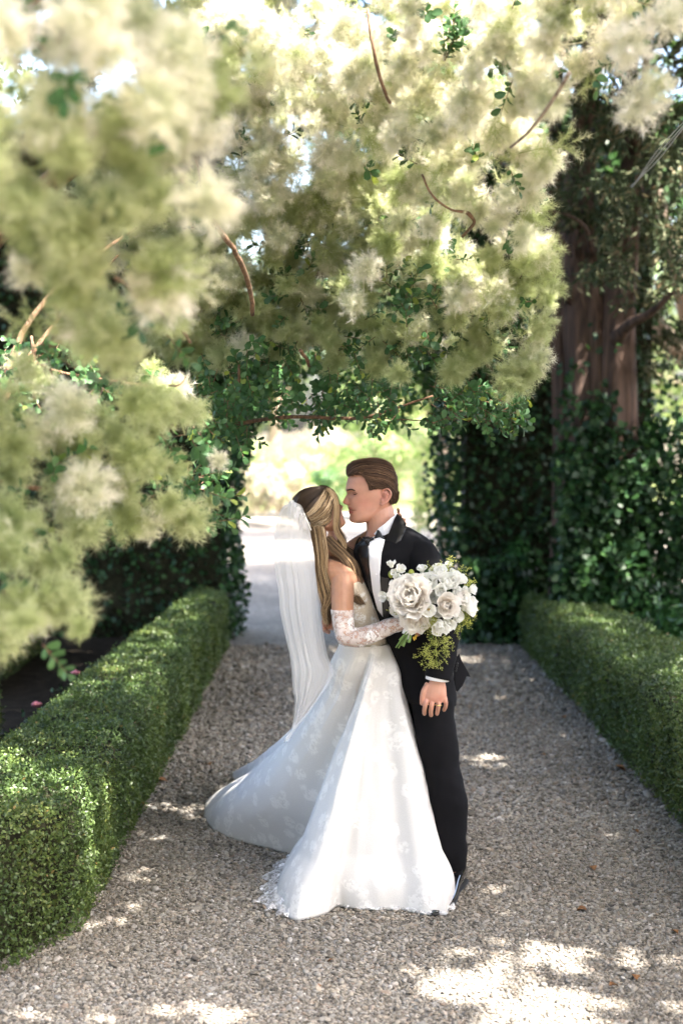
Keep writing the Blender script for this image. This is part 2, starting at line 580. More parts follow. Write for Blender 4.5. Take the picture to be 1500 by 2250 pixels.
def box_hedge(name, label, inner, outer, heights, near_cap=True, far_cap=True, seed=0, dens=lambda y: 9000, size=lambda y: .02, group='clipped box hedges'):
    """inner / outer: lists of (x, y) at matching stations, near to far; heights per station"""
    root = empty(name, (inner[0][0], inner[0][1], 0))
    tag(root, label, 'hedge', group)
    quads = []
    m = len(inner)
    sgn = 1 if inner[0][0] > outer[0][0] else -1
    sub = []
    for i in range(m - 1):
        k = max(1, int(abs(inner[i + 1][1] - inner[i][1]) / .7))
        for j in range(k):
            sub.append((i, j / k, (j + 1) / k))
    def st(L, i, t): return (L[i][0] * (1 - t) + L[i + 1][0] * t, L[i][1] * (1 - t) + L[i + 1][1] * t)
    def hh(i, t): return heights[i] * (1 - t) + heights[i + 1] * t
    sh = .045
    for i, t0, t1 in sub:
        a0, a1 = st(inner, i, t0), st(inner, i, t1)
        b0, b1 = st(outer, i, t0), st(outer, i, t1)
        h0, h1 = hh(i, t0), hh(i, t1)
        def ins(a, b): 
            d = np.array(b) - np.array(a); d /= np.linalg.norm(d); return (a[0] + d[0] * sh, a[1] + d[1] * sh)
        c0, c1, d0, d1 = ins(a0, b0), ins(a1, b1), ins(b0, a0), ins(b1, a1)
        q = [[(*a0, 0), (*a1, 0), (*a1, h1 - sh), (*a0, h0 - sh)],
             [(*a0, h0 - sh), (*a1, h1 - sh), (*c1, h1), (*c0, h0)],
             [(*c0, h0), (*c1, h1), (*d1, h1), (*d0, h0)],
             [(*d0, h0), (*d1, h1), (*b1, h1 - sh), (*b0, h0 - sh)],
             [(*b0, h0 - sh), (*b1, h1 - sh), (*b1, 0), (*b0, 0)]]
        for k, qq in enumerate(q):
            quads.append(qq if sgn < 0 else qq[::-1])
    for cap, i in ((near_cap, 0), (far_cap, m - 1)):
        if cap:
            a, b, h = inner[i], outer[i], heights[i]
            qq = [(*a, 0), (*a, h), (*b, h), (*b, 0)]
            flip = (sgn < 0) ^ (i == 0)
            quads.append(qq if flip else qq[::-1])
    P, Nn = surf_points(quads, dens)
    # fix normals to point away from the hedge's middle line
    cen = np.array([((inner[i][0] + outer[i][0]) / 2, (inner[i][1] + outer[i][1]) / 2) for i in range(m)])
    P = P + Nn * (noise3(P, 3.0, seed)[:, None] * .014 + noise3(P, 9.0, seed + 1)[:, None] * .012 + rng.normal(0, .006, (len(P), 1)) - np.abs(rng.normal(0, .012, (len(P), 1))))
    sz = np.array([size(y) for y in P[:, 1]])
    face = .25
    Nb = unit(Nn + np.array([0, 0, .35]))
    tn = np.clip(.42 + .28 * noise3(P, 2.2, seed + 5) + rng.normal(0, .17, len(P)), 0, .93)
    tn[rng.uniform(0, 1, len(P)) < .004] = 1.0
    vv, ff, tt = leaf_soup(P, Nb, sz, .58, fold=.35, seed=seed, face=.38, detailed=False, tint=tn)
    o = obj('leaves', vv, ff, M_box, root, smooth=False, tint=tt, kind='stuff')
    # inner mass of twigs, a little smaller than the leaf surface
    cv = []; e = .05
    for i in range(m):
        a, b = np.array(inner[i]), np.array(outer[i]); d = unit(b - a)
        yy = e if i == 0 else (-e if i == m - 1 else 0)
        a2 = a + d * e; b2 = b - d * e
        cv += [(a2[0], a2[1] + yy, 0), (a2[0], a2[1] + yy, heights[i] - e), (b2[0], b2[1] + yy, heights[i] - e), (b2[0], b2[1] + yy, 0)]
    cf = grid_faces(4, m, True) + [(0, 1, 2, 3), tuple(4 * (m - 1) + k for k in (3, 2, 1, 0))]
    obj('twig_core', cv, cf, M_core, root, smooth=False)
    return root


dn = lambda y: 13000 if y < 6.5 else (9500 if y < 8.5 else 6500)
szf = lambda y: .0175 if y < 6.5 else (.0195 if y < 8.5 else .024)
box_hedge('box_hedge', 'long clipped box hedge beside the veil, its rounded leafy end closest to the camera',
          [(-1.22, 4.95), (-1.00, 5.42), (-.99, 7), (-.98, 9), (-.97, 12.6)], [(-2.1, 5.02), (-1.62, 5.5), (-1.53, 7), (-1.48, 9), (-1.28, 12.6)],
          [.52, .50, .49, .49, .48], seed=3, dens=dn, size=szf)
box_hedge('box_hedge', 'wide clipped box hedge along the path on the groom\'s side, dappled light on top',
          [(1.71, 4.4), (1.70, 7), (1.70, 9.5), (1.66, 12.5)], [(2.40, 4.4), (2.37, 7), (2.34, 9.5), (2.24, 12.5)],
          [.58, .55, .50, .46], seed=11, dens=dn, size=szf)
box_hedge('box_hedge', 'low dark box hedge in the shaded bed under the smoke tree, square end showing',
          [(-2.55, 9.9), (-2.50, 12.0)], [(-3.1, 9.9), (-3.1, 12.0)], [.46, .46], seed=21, dens=lambda y: 4000, size=lambda y: .026)
box_hedge('box_hedge', 'dim box hedge beyond the pink roses, mostly cut off by the frame',
          [(-1.93, 6.6), (-1.97, 8.3)], [(-2.6, 6.6), (-2.6, 8.3)], [.50, .50], seed=23, dens=lambda y: 6000, size=lambda y: .022)

# ------------------------------------------------------------------ ivy-clad walls and arch


def leaf_mass(name, parent, mat, P, Nn, size, aspect=.7, seed=0, droop=.5, face=.35, detailed=True, fold=.25, tint=None):
    vv, ff, tt = leaf_soup(P, Nn, size, aspect, droop=droop, fold=fold, detailed=detailed, seed=seed, face=face, tint=tint)
    return obj(name, vv, ff, mat, parent, smooth=False, tint=tt, kind='stuff')


def slab(n, lo, hi, normal, seed):
    r = np.random.default_rng(seed)
    P = r.uniform(lo, hi, (n, 3))
    return P, np.repeat(np.array([normal], float), n, 0)


def rough_slab(x0, x1, y0, y1, z0, z1, seed):
    """closed lumpy box standing for the twig mass inside a hedge wall"""
    nx = max(2, int((x1 - x0) / .25)); nz = max(2, int((z1 - z0) / .25))
    s = Soup()
    for (yy, fl) in ((y0, 0), (y1, 1)):
        X, Z = np.meshgrid(np.linspace(x0, x1, nx + 1), np.linspace(z0, z1, nz + 1))
        P = np.stack([X.ravel(), np.full(X.size, yy), Z.ravel()], 1)
        edge = ((X.ravel() > x0 + .01) & (X.ravel() < x1 - .01) & (Z.ravel() > z0 + .01) & (Z.ravel() < z1 - .01))
        P[:, 1] += np.where(edge, noise3(P, 3, seed) * .07 * (1 if fl == 0 else -1), 0)
        s.add(P, grid_faces(nx + 1, nz + 1))
    a, b = (x0, x1)
    s.add([(a, y0, z0), (a, y1, z0), (a, y1, z1), (a, y0, z1)], [(0, 1, 2, 3)])
    s.add([(b, y0, z0), (b, y1, z0), (b, y1, z1), (b, y0, z1)], [(0, 1, 2, 3)])
    s.add([(a, y0, z1), (b, y0, z1), (b, y1, z1), (a, y1, z1)], [(0, 1, 2, 3)])
    return s


wall = empty('ivy_hedge', (-1.9, 13.2, 0)); tag(wall, 'tall dark ivy wall with a straight edge at the arch, behind the long hedge', 'hedge')
rough_slab(-6.5, -1.04, 13.0, 13.7, 0, 4.6, 3).obj('twig_core', M_core, wall, smooth=False)
P, Nn = slab(9000, (-5.5, 12.82, 0), (-.98, 13.0, 4.6), (0, -1, .3), 5)
P2, N2 = slab(2600, (-1.06, 12.85, 0), (-.9, 13.7, 3.2), (1, -.3, .2), 6)
P2[:, 0] += .06 * noise3(P2, 2.5, 9) + np.clip((P2[:, 2] - 1.35) * .22, 0, .35)
leaf_mass('leaves', wall, M_ivy, np.vstack([P, P2]), np.vstack([Nn, N2]), .06, .8, seed=7)

wall2 = empty('ivy_hedge', (2.2, 13.2, 0)); tag(wall2, 'tall dark ivy hedge wall beyond the groom, light spots shining through its leaves', 'hedge')
rough_slab(1.22, 2.95, 13.3, 13.9, 0, 4.3, 13).obj('twig_core', M_core, wall2, smooth=False)
P, Nn = slab(11500, (1.05, 12.95, 0), (4.9, 13.35, 4.6), (0, -1, .3), 15)
keep = ~((P[:, 0] > 2.85) & (P[:, 2] > 1.1) & (noise3(P, 5.5, 91) + rng.uniform(-.3, .3, len(P)) > -.15))
P, Nn = P[keep], Nn[keep]
P2, N2 = slab(2400, (.98, 12.9, 0), (1.22, 13.9, 3.4), (-1, -.3, .2), 16)
P2[:, 0] -= .08 * noise3(P2, 2.5, 19) + np.clip((P2[:, 2] - 1.2) * .10, 0, .25)
P3, N3 = slab(2600, (1.15, 12.6, 0), (1.75, 13.0, .75), (0, -1, .5), 17)
leaf_mass('leaves', wall2, M_ivy, np.vstack([P, P2, P3]), np.vstack([Nn, N2, N3]), .065, .8, seed=18)

# garland of climbing leaves over the opening
arch = empty('leafy_arch', (0, 13.3, 2.6)); tag(arch, 'dark leafy arch spanning the path opening with trailing shoots against the bright garden', 'arch')
M_climb = foliage('climber_leaf', [(0, (.025, .065, .02)), (.6, (.045, .11, .03)), (1, (.09, .18, .045))], rough=.38, trans=.35, spec=.45)
n = 5200
xs = rng.uniform(-1.35, 1.5, n)
low = 2.42 + .16 * np.sin(xs * 2.3 + .8) - .30 * np.clip(np.abs(xs + .05) - .45, 0, 1) ** 1.0
zs = low + np.abs(rng.normal(0, .55, n)) * 1.1
P = np.stack([xs, rng.uniform(12.7, 13.9, n), zs], 1)
Pt = []
for k in range(46):
    x0 = rng.uniform(-.95, 1.05); z0 = 2.45; ln = rng.uniform(.1, .55) * (1.0 if abs(x0) > .3 else .8); y0 = rng.uniform(12.6, 13.7)
    for q in np.linspace(0, 1, int(8 + ln * 30)):
        Pt.append((x0 + .10 * math.sin(3 * q + k) + rng.normal(0, .02), y0 + rng.normal(0, .02), z0 - q * ln))
P = np.vstack([P, np.array(Pt)])
leaf_mass('leaves', arch, M_climb, P, np.repeat([[0, -1., .2]], len(P), 0), .065, .75, seed=33, droop=1.5)
s = Soup()
for k in range(7):
    pts = [(-1.3, 13.3 + rng.uniform(-.3, .3), 1.9 + k * .1), (-.7, 13.2, 2.55 + k * .09), (.1, 13.3, 2.75 + k * .08), (.9, 13.2, 2.6 + k * .1), (1.5, 13.3, 1.9 + k * .1)]
    s.add(*tube(pts, .02, 6, n=14))
s.obj('stem', M_bark, arch)
# ------------------------------------------------------------------ trees and shrubs


def blob_points(blobs, n, seed, shell=.55):
    """points in ellipsoid blobs, denser towards their skins; blobs rows: x y z rx ry rz"""
    r = np.random.default_rng(seed)
    B = np.array(blobs, float)
    w = (B[:, 3] * B[:, 4] * B[:, 5]) ** .8; w /= w.sum()
    k = r.choice(len(B), n, p=w)
    d = unit(r.normal(size=(n, 3)))
    rad = shell + (1 - shell) * r.uniform(0, 1, n) ** .5
    rad = rad * (1 + .16 * noise3(d * 2 + k[:, None], 2.0, seed))
    P = B[k, :3] + d * B[k, 3:] * rad[:, None]
    return P, d


def garden_plant(name, label, cat, blobs, n, mat, leaf, seed, trunk=None, bark_m=None, group=None, aspect=.6, tint=None, clump=0):
    B = np.array(blobs, float)
    base = (float(trunk[0][0]), float(trunk[0][1]), 0) if trunk is not None else (float(B[:, 0].mean()), float(B[:, 1].mean()), 0)
    root = empty(name, base)
    tag(root, label, cat, group)
    P, d = blob_points(blobs, n if not clump else n // clump, seed)
    if clump:
        r = np.random.default_rng(seed + 50)
        P = np.repeat(P, clump, 0) + r.normal(0, leaf * 1.3, (len(P) * clump, 3)); d = np.repeat(d, clump, 0)
    P[:, 2] = np.maximum(P[:, 2], .03)
    leaf_mass('crown' if trunk is not None else 'leaves', root, mat, P, unit(d + [0, 0, .3]), leaf, aspect, seed=seed, face=.35, tint=tint, detailed=False)
    if trunk is not None:
        s = Soup()
        r0 = trunk[1]
        pts = trunk[0:1] + trunk[2:]
        s.add(*tube(pts, np.linspace(r0, r0 * .45, len(pts)), 12, n=18))
        s.obj('trunk', bark_m or M_bark_grey, root)
        top = np.array(pts[-1], float)
        rr = random.Random(seed)
        for k, b in enumerate(blobs[:9]):
            c = np.array(b[:3], float)
            st = np.array(pts[-1 if k % 2 else -2], float)
            mid = (st + c) / 2 + np.array([rr.uniform(-.1, .1), rr.uniform(-.1, .1), -.12 * np.linalg.norm(c - st)])
            v, f = tube([st, mid, c], [r0 * .4, r0 * .25, r0 * .08], 7, n=9)
            obj('limb', v, f, bark_m or M_bark_grey, root)
    return root


def cloud(cx, cy, cz, R3, n, seed, r=.42):
    rr = random.Random(seed)
    out = []
    for k in range(n):
        a = rr.uniform(0, 6.28); e = rr.uniform(-.8, 1); q = rr.uniform(.35, 1) 
        out.append((cx + R3[0] * q * math.cos(a) * math.cos(e), cy + R3[1] * q * math.sin(a) * math.cos(e), cz + R3[2] * q * math.sin(e) * .9,
                    *(np.array([R3[0], R3[1], R3[2]]) * r * rr.uniform(.7, 1.2))))
    return out


# sunlit garden beyond the arch
def shrub(px, py_top, Y, w, mat, leaf, n, label, seed, kind='shrub', depth=1.0, tint=None):
    b = at(px, 1000, Y); top = at(px, py_top, Y).z
    R3 = (w / 2, depth * w / 2, top / 2)
    return garden_plant('shrub' if kind == 'shrub' else kind, label, 'shrub', cloud(b.x, Y, top * .5, R3, 12, seed, .5), n, mat, leaf, seed)


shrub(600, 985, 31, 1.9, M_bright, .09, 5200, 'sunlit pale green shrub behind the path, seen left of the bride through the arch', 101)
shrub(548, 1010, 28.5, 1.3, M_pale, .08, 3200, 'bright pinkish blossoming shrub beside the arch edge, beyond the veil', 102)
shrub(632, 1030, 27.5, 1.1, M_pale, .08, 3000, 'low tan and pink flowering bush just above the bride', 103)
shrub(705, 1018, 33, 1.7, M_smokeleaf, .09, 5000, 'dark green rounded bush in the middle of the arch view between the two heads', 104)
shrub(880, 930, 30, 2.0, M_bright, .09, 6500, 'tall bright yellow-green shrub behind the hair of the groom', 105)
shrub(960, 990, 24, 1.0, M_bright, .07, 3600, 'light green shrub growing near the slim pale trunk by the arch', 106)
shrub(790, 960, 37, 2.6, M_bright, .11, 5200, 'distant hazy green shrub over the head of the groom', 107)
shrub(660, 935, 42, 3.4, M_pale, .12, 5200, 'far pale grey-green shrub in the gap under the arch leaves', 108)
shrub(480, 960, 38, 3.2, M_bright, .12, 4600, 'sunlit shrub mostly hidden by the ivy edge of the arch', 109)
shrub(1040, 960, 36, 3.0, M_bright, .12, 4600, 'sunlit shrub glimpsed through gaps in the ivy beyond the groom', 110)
# tree line closing the view
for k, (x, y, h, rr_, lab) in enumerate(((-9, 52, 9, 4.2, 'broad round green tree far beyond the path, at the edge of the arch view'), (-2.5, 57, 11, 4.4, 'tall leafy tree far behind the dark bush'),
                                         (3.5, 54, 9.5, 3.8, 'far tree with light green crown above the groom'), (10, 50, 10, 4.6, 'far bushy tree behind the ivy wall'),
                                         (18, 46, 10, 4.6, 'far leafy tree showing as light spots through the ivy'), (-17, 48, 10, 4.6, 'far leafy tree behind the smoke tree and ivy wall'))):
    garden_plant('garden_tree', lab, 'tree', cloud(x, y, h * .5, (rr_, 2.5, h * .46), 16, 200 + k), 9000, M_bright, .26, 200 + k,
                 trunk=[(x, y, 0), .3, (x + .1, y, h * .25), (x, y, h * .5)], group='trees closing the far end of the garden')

# slim pale trunk near the arch, with its crown above
tx = at(976, 1120, 17.5).x
garden_plant('garden_tree', 'slim tree with pale straight trunk standing just past the arch beside the ivy', 'tree',
             cloud(tx + .3, 17.5, 4.3, (1.7, 1.7, 1.4), 14, 301), 7000, M_climb, .09, 301,
             trunk=[(tx, 17.5, 0), .085, (tx - .03, 17.5, 1.2), (tx - .02, 17.5, 2.4), (tx, 17.5, 3.6)])
# shade tree right of the far path
garden_plant('garden_tree', 'large shade tree beside the far path, its shadow banding the gravel', 'tree',
             cloud(3.4, 23.6, 6.2, (3.4, 1.6, 1.5), 18, 305, .5), 9000, M_climb, .22, 305,
             trunk=[(5.2, 24.5, 0), .2, (5.0, 24.5, 2.4), (4.2, 24.2, 4.6)])
garden_plant('garden_tree', 'spreading tree on the shaded side of the path past the arch', 'tree',
             cloud(3.0, 14.8, 7.0, (4.2, 2.8, 1.2), 20, 306, .5), 12000, M_climb, .20, 306,
             trunk=[(4.6, 17.5, 0), .18, (4.4, 17.3, 2.6), (3.6, 16.6, 5.0)])

# ------------------------------------------------------------------ cypress on the right
cyp = empty('cypress_tree', (2.35, 12.6, 0))
tag(cyp, 'old cypress with fluted red-brown trunk and dark feathery foliage, ivy climbing its base', 'tree')


def fluted(points, radii, seed, sides=36, n=46, depth=.16):
    P = smooth_path(np.hstack([np.array(points, float), np.array(radii, float)[:, None]]), n)
    T, U, V = frames(P[:, :3])
    r = np.random.default_rng(seed)
    ph = r.uniform(0, 6.28, 5)
    v = []
    for i in range(n):
        for j in range(sides):
            th = 2 * math.pi * j / sides
            w = 1 + depth * (.5 * math.sin(5 * th + ph[0] + i * .03) + .4 * math.sin(9 * th + ph[1] - i * .05) + .3 * math.sin(15 * th + ph[2] + i * .02))
            v.append(P[i, :3] + P[i, 3] * w * (math.cos(th) * U[i] + math.sin(th) * V[i]))
    return np.array(v), grid_faces(sides, n, True)


def stem(pts, rad, seed, name='trunk'):
    v, f = fluted([at(*p) for p in pts], rad, seed)
    return obj(name, v, f, M_bark_red, cyp)


stem([(1305, 1420, 12.3), (1300, 1100, 12.3), (1295, 860, 12.3), (1288, 700, 12.3), (1270, 480, 12.4), (1290, 200, 12.4), (1330, -100, 12.5)], [.34, .24, .23, .2, .14, .10, .08], 1)
stem([(1240, 1400, 12.4), (1243, 1080, 12.4), (1238, 860, 12.4), (1222, 640, 12.5), (1215, 420, 12.6), (1225, 150, 12.6)], [.15, .11, .10, .085, .07, .05], 2)
stem([(1350, 1400, 12.2), (1352, 1050, 12.2), (1345, 850, 12.2), (1352, 690, 12.2), (1375, 520, 12.3), (1390, 300, 12.3), (1370, 30, 12.4)], [.22, .19, .19, .16, .11, .09, .06], 3)
for k, (pts, rad) in enumerate(([[(1352, 745, 12.0), (1385, 710, 11.8), (1425, 690, 11.6), (1480, 640, 11.4)], [.07, .045, .035, .015]],
                                [[(1255, 560, 12.2), (1225, 520, 11.9), (1195, 500, 11.7)], [.03, .02, .008]],
                                [[(1250, 665, 12.2), (1225, 610, 12.0), (1195, 575, 11.8)], [.03, .02, .008]],
                                [[(1300, 560, 12.2), (1285, 500, 11.7), (1240, 470, 11.4), (1190, 462, 11.2)], [.025, .02, .012, .006]],
                                [[(1380, 480, 12.2), (1410, 430, 11.6), (1460, 400, 11.2)], [.06, .045, .03]],
                                [[(1290, 330, 12.3), (1330, 260, 11.7), (1400, 220, 11.3)], [.06, .045, .03]],
                                [[(1345, 420, 12.0), (1340, 470, 11.8), (1352, 505, 11.7)], [.02, .015, .01]],
                                [[(1265, 505, 12.0), (1258, 545, 11.9), (1262, 580, 11.8)], [.018, .014, .008]])):
    v, f = tube([at(*p) for p in pts], rad, 8, n=10)
    obj('limb', v, f, M_bark_red, cyp)


def cyp_spray(c, R_, n, seed):
    """drooping scale-leaf sprays: small flat twiglets fanned from stalks"""
    r = np.random.default_rng(seed)
    d = unit(r.normal(size=(n, 3)))
    P = c + d * R_ * (r.uniform(.2, 1, (n, 1)) ** .5)
    return P, unit(d + [0, 0, -.4])


cl = []
r_ = random.Random(5)
for (px, py, Y, rp) in ((1290, 150, 11.6, 70), (1370, 220, 11.4, 80), (1450, 260, 11.2, 80), (1250, 300, 11.9, 60), (1330, 330, 11.4, 60), (1480, 120, 11.6, 90), (1480, 380, 11.0, 60),
                        (1330, 430, 11.2, 50), (1400, 330, 11.6, 60), (1260, 420, 12.2, 50), (1380, 400, 10.9, 45), (1310, 400, 10.7, 32), (1330, 520, 11.2, 35), (1365, 495, 11.0, 40),
                        (1440, 500, 11.4, 50), (1480, 480, 10.8, 45), (1465, 560, 10.6, 42), (1490, 620, 10.7, 40), (1430, 600, 11.8, 40), (1300, 600, 11.4, 40), (1330, 640, 11.2, 32), (1230, 480, 12.4, 50),
                        (1400, 90, 12.0, 80), (1230, 200, 12.4, 60), (1330, 30, 12.0, 90), (1440, 20, 11.8, 90), (1500, 240, 12.2, 90), (1210, 640, 12.6, 40), (1440, 800, 12.2, 30), (1480, 740, 12.4, 40),
                        (1250, 560, 12.6, 45), (1420, 690, 12.4, 40), (1500, 520, 12.4, 70), (1390, 560, 12.6, 50)):
    c = at(px, py, Y); m_ = rp / 3125 * Y
    for k in range(5):
        cl.append((c.x + r_.gauss(0, m_ * .6), Y - .25 + r_.gauss(0, .25), c.z + r_.gauss(0, m_ * .6), m_ * .55, .3, m_ * .42))
for k in range(60):     # the crown above the picture
    cl.append((r_.uniform(1.6, 4.6), r_.uniform(11.6, 14.4), r_.uniform(5.4, 9.5), .5, .5, .4))
Pc, dc = blob_points(cl, 26000, 77, .3)
Pc = np.repeat(Pc, 3, 0) + rng.normal(0, .028, (len(Pc) * 3, 3)); dc = np.repeat(dc, 3, 0)
leaf_mass('foliage', cyp, M_cyp, Pc, unit(dc + [0, -.2, -.4]), .085, .30, seed=78, droop=1.0, face=.3, detailed=False)
# ivy and undergrowth around the cypress foot
P, Nn = slab(11000, (1.85, 11.75, 0), (3.05, 12.15, 2.9), (0, -1, .3), 81)
hole = noise3(P, 2.3, 44) + noise3(P, 6.0, 46) * .5 + .75 * (P[:, 2] - 1.75)
P, Nn = P[hole < .22], Nn[hole < .22]
P[:, 1] += .12 * noise3(P, 3.1, 47)
ivy = empty('climbing_ivy', (2.4, 12.1, 0)); tag(ivy, 'glossy ivy climbing over the lower cypress trunk behind the hedge', 'ivy')
leaf_mass('leaves', ivy, M_ivy, P, Nn, .075, .7, seed=82)
v, f = tube([(2.3, 12.1, 0), (2.35, 12.05, 1.0), (2.2, 12.1, 2.2)], [.02, .015, .008], 6, n=10); obj('stem', v, f, M_bark, ivy)

# leafy plants in the bed behind the wide hedge
M_bush = foliage('laurel_leaf', [(0, (.02, .06, .02)), (.6, (.04, .12, .035)), (1, (.08, .18, .05))], rough=.3, trans=.25, spec=.5)
for k, (px, py, Y, w, h, lab) in enumerate(((1440, 1330, 11.2, .7, .55, 'broad-leaved green plant low behind the wide hedge near the frame edge'),
                                            (1380, 1230, 11.9, .8, .95, 'leafy laurel shrub just behind the wide hedge, right of the ivy trunk'),
                                            (1180, 1200, 12.95, .5, 1.0, 'bright-leaved shrub at the far corner of the wide hedge'),
                                            (1480, 1130, 12.3, .9, 1.7, 'tall dim laurel shrub at the frame edge below the light spots'))):
    b = at(px, py, Y)
    garden_plant('shrub', lab, 'shrub', cloud(b.x, Y, h * .5, (w / 2, .25, h * .5), 8, 400 + k, .5), 900, M_bush, .085, 400 + k, aspect=.42)

# ------------------------------------------------------------------ roses in the left bed
M_rose_pink = simple('pink_petal', (.62, .22, .27), .5, .3)
for k, (px, py) in enumerate(((165, 1478), (80, 1548), (62, 1596), (176, 1600))):
    g = ground(px, py, .30)
    root = empty('rose_plant', (g.x, g.y, 0)); tag(root, ['tallest pink rose in the dark bed, round bloom beside the hedge edge', 'small pink rose deep in the shade of the bed', 'dim pink rose low in the bed, nearest the frame edge',
                                                         'faint pink rose close against the long hedge'][k], 'rose', 'pink roses in the dark bed')
    v, f = tube([(g.x, g.y, 0.03), (g.x + .02, g.y, .16), (g.x, g.y, .30)], .003, 5, n=6); obj('stem', v, f, M_bush, root)
    s = Soup()
    for q in range(9):
        a = q * 2.4; rr = .009 + .0022 * q
        v, f = ellipsoid((g.x + rr * .6 * math.cos(a), g.y + rr * .6 * math.sin(a), .30 + .004 * math.cos(q)), (rr * .8, rr * .5, .014), 8, 5)
        s.add(v, f)
    s.obj('bloom', M_rose_pink, root)
    r2 = np.random.default_rng(k)
    P = np.array([g.x, g.y, .15]) + r2.normal(0, .07, (60, 3))
    leaf_mass('leaves', root, M_ivy, P, np.repeat([[0, 0, 1.]], 60, 0), .035, .6, seed=k)


# unseen trees added behind the camera to block the low sky
for k, (x, y, z, a, b, c, lab) in enumerate(((-6, -6, 4.6, 4.0, 3, 3.6, 'unseen tree added behind the camera to block low sky, near the long hedge'), (1.5, -8, 5.0, 4.2, 3, 4.0, 'unseen tree added behind the camera to block low sky, in line with the path'),
                                             (9, -5, 4.6, 4.2, 3, 3.6, 'unseen tree added behind the camera to block low sky, beyond the wide hedge'))):
    garden_plant('garden_tree', lab, 'tree', cloud(x, y, z, (a, b, c), 18, 820 + k, .5), 7500, M_climb, .28, 820 + k, trunk=[(x, y, 0), .22, (x, y, 2.0), (x + .2, y, 4.2)], group='unseen trees added behind the camera')
# ------------------------------------------------------------------ smoke tree
def plume_mat(name, s1, s2):
    m, nt, out = newmat(name)
    c1 = ramp(nt, attr(nt), s1); c2 = ramp(nt, attr(nt), s2)
    oi = N(nt, 'ShaderNodeObjectInfo')
    mx = N(nt, 'ShaderNodeMix', data_type='RGBA')
    nt.links.new(oi.outputs['Random'], mx.inputs[0]); nt.links.new(c1, mx.inputs[6]); nt.links.new(c2, mx.inputs[7])
    df = N(nt, 'ShaderNodeBsdfDiffuse', i_Roughness=0.3)
    tr = N(nt, 'ShaderNodeBsdfTranslucent')
    nt.links.new(mx.outputs[2], df.inputs[0]); nt.links.new(mx.outputs[2], tr.inputs[0])
    ms = N(nt, 'ShaderNodeMixShader', i_0=.5)
    nt.links.new(df.outputs[0], ms.inputs[1]); nt.links.new(tr.outputs[0], ms.inputs[2]); nt.links.new(ms.outputs[0], out.inputs[0])
    return m


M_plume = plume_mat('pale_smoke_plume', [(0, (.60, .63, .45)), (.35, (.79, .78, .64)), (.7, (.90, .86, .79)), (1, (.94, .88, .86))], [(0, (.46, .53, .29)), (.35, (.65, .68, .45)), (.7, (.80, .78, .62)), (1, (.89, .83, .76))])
M_plume_g = plume_mat('green_smoke_plume', [(0, (.27, .34, .13)), (.4, (.42, .48, .22)), (.8, (.55, .59, .32)), (1, (.66, .66, .45))], [(0, (.36, .42, .19)), (.4, (.51, .56, .30)), (.8, (.65, .66, .43)), (1, (.74, .72, .55))])


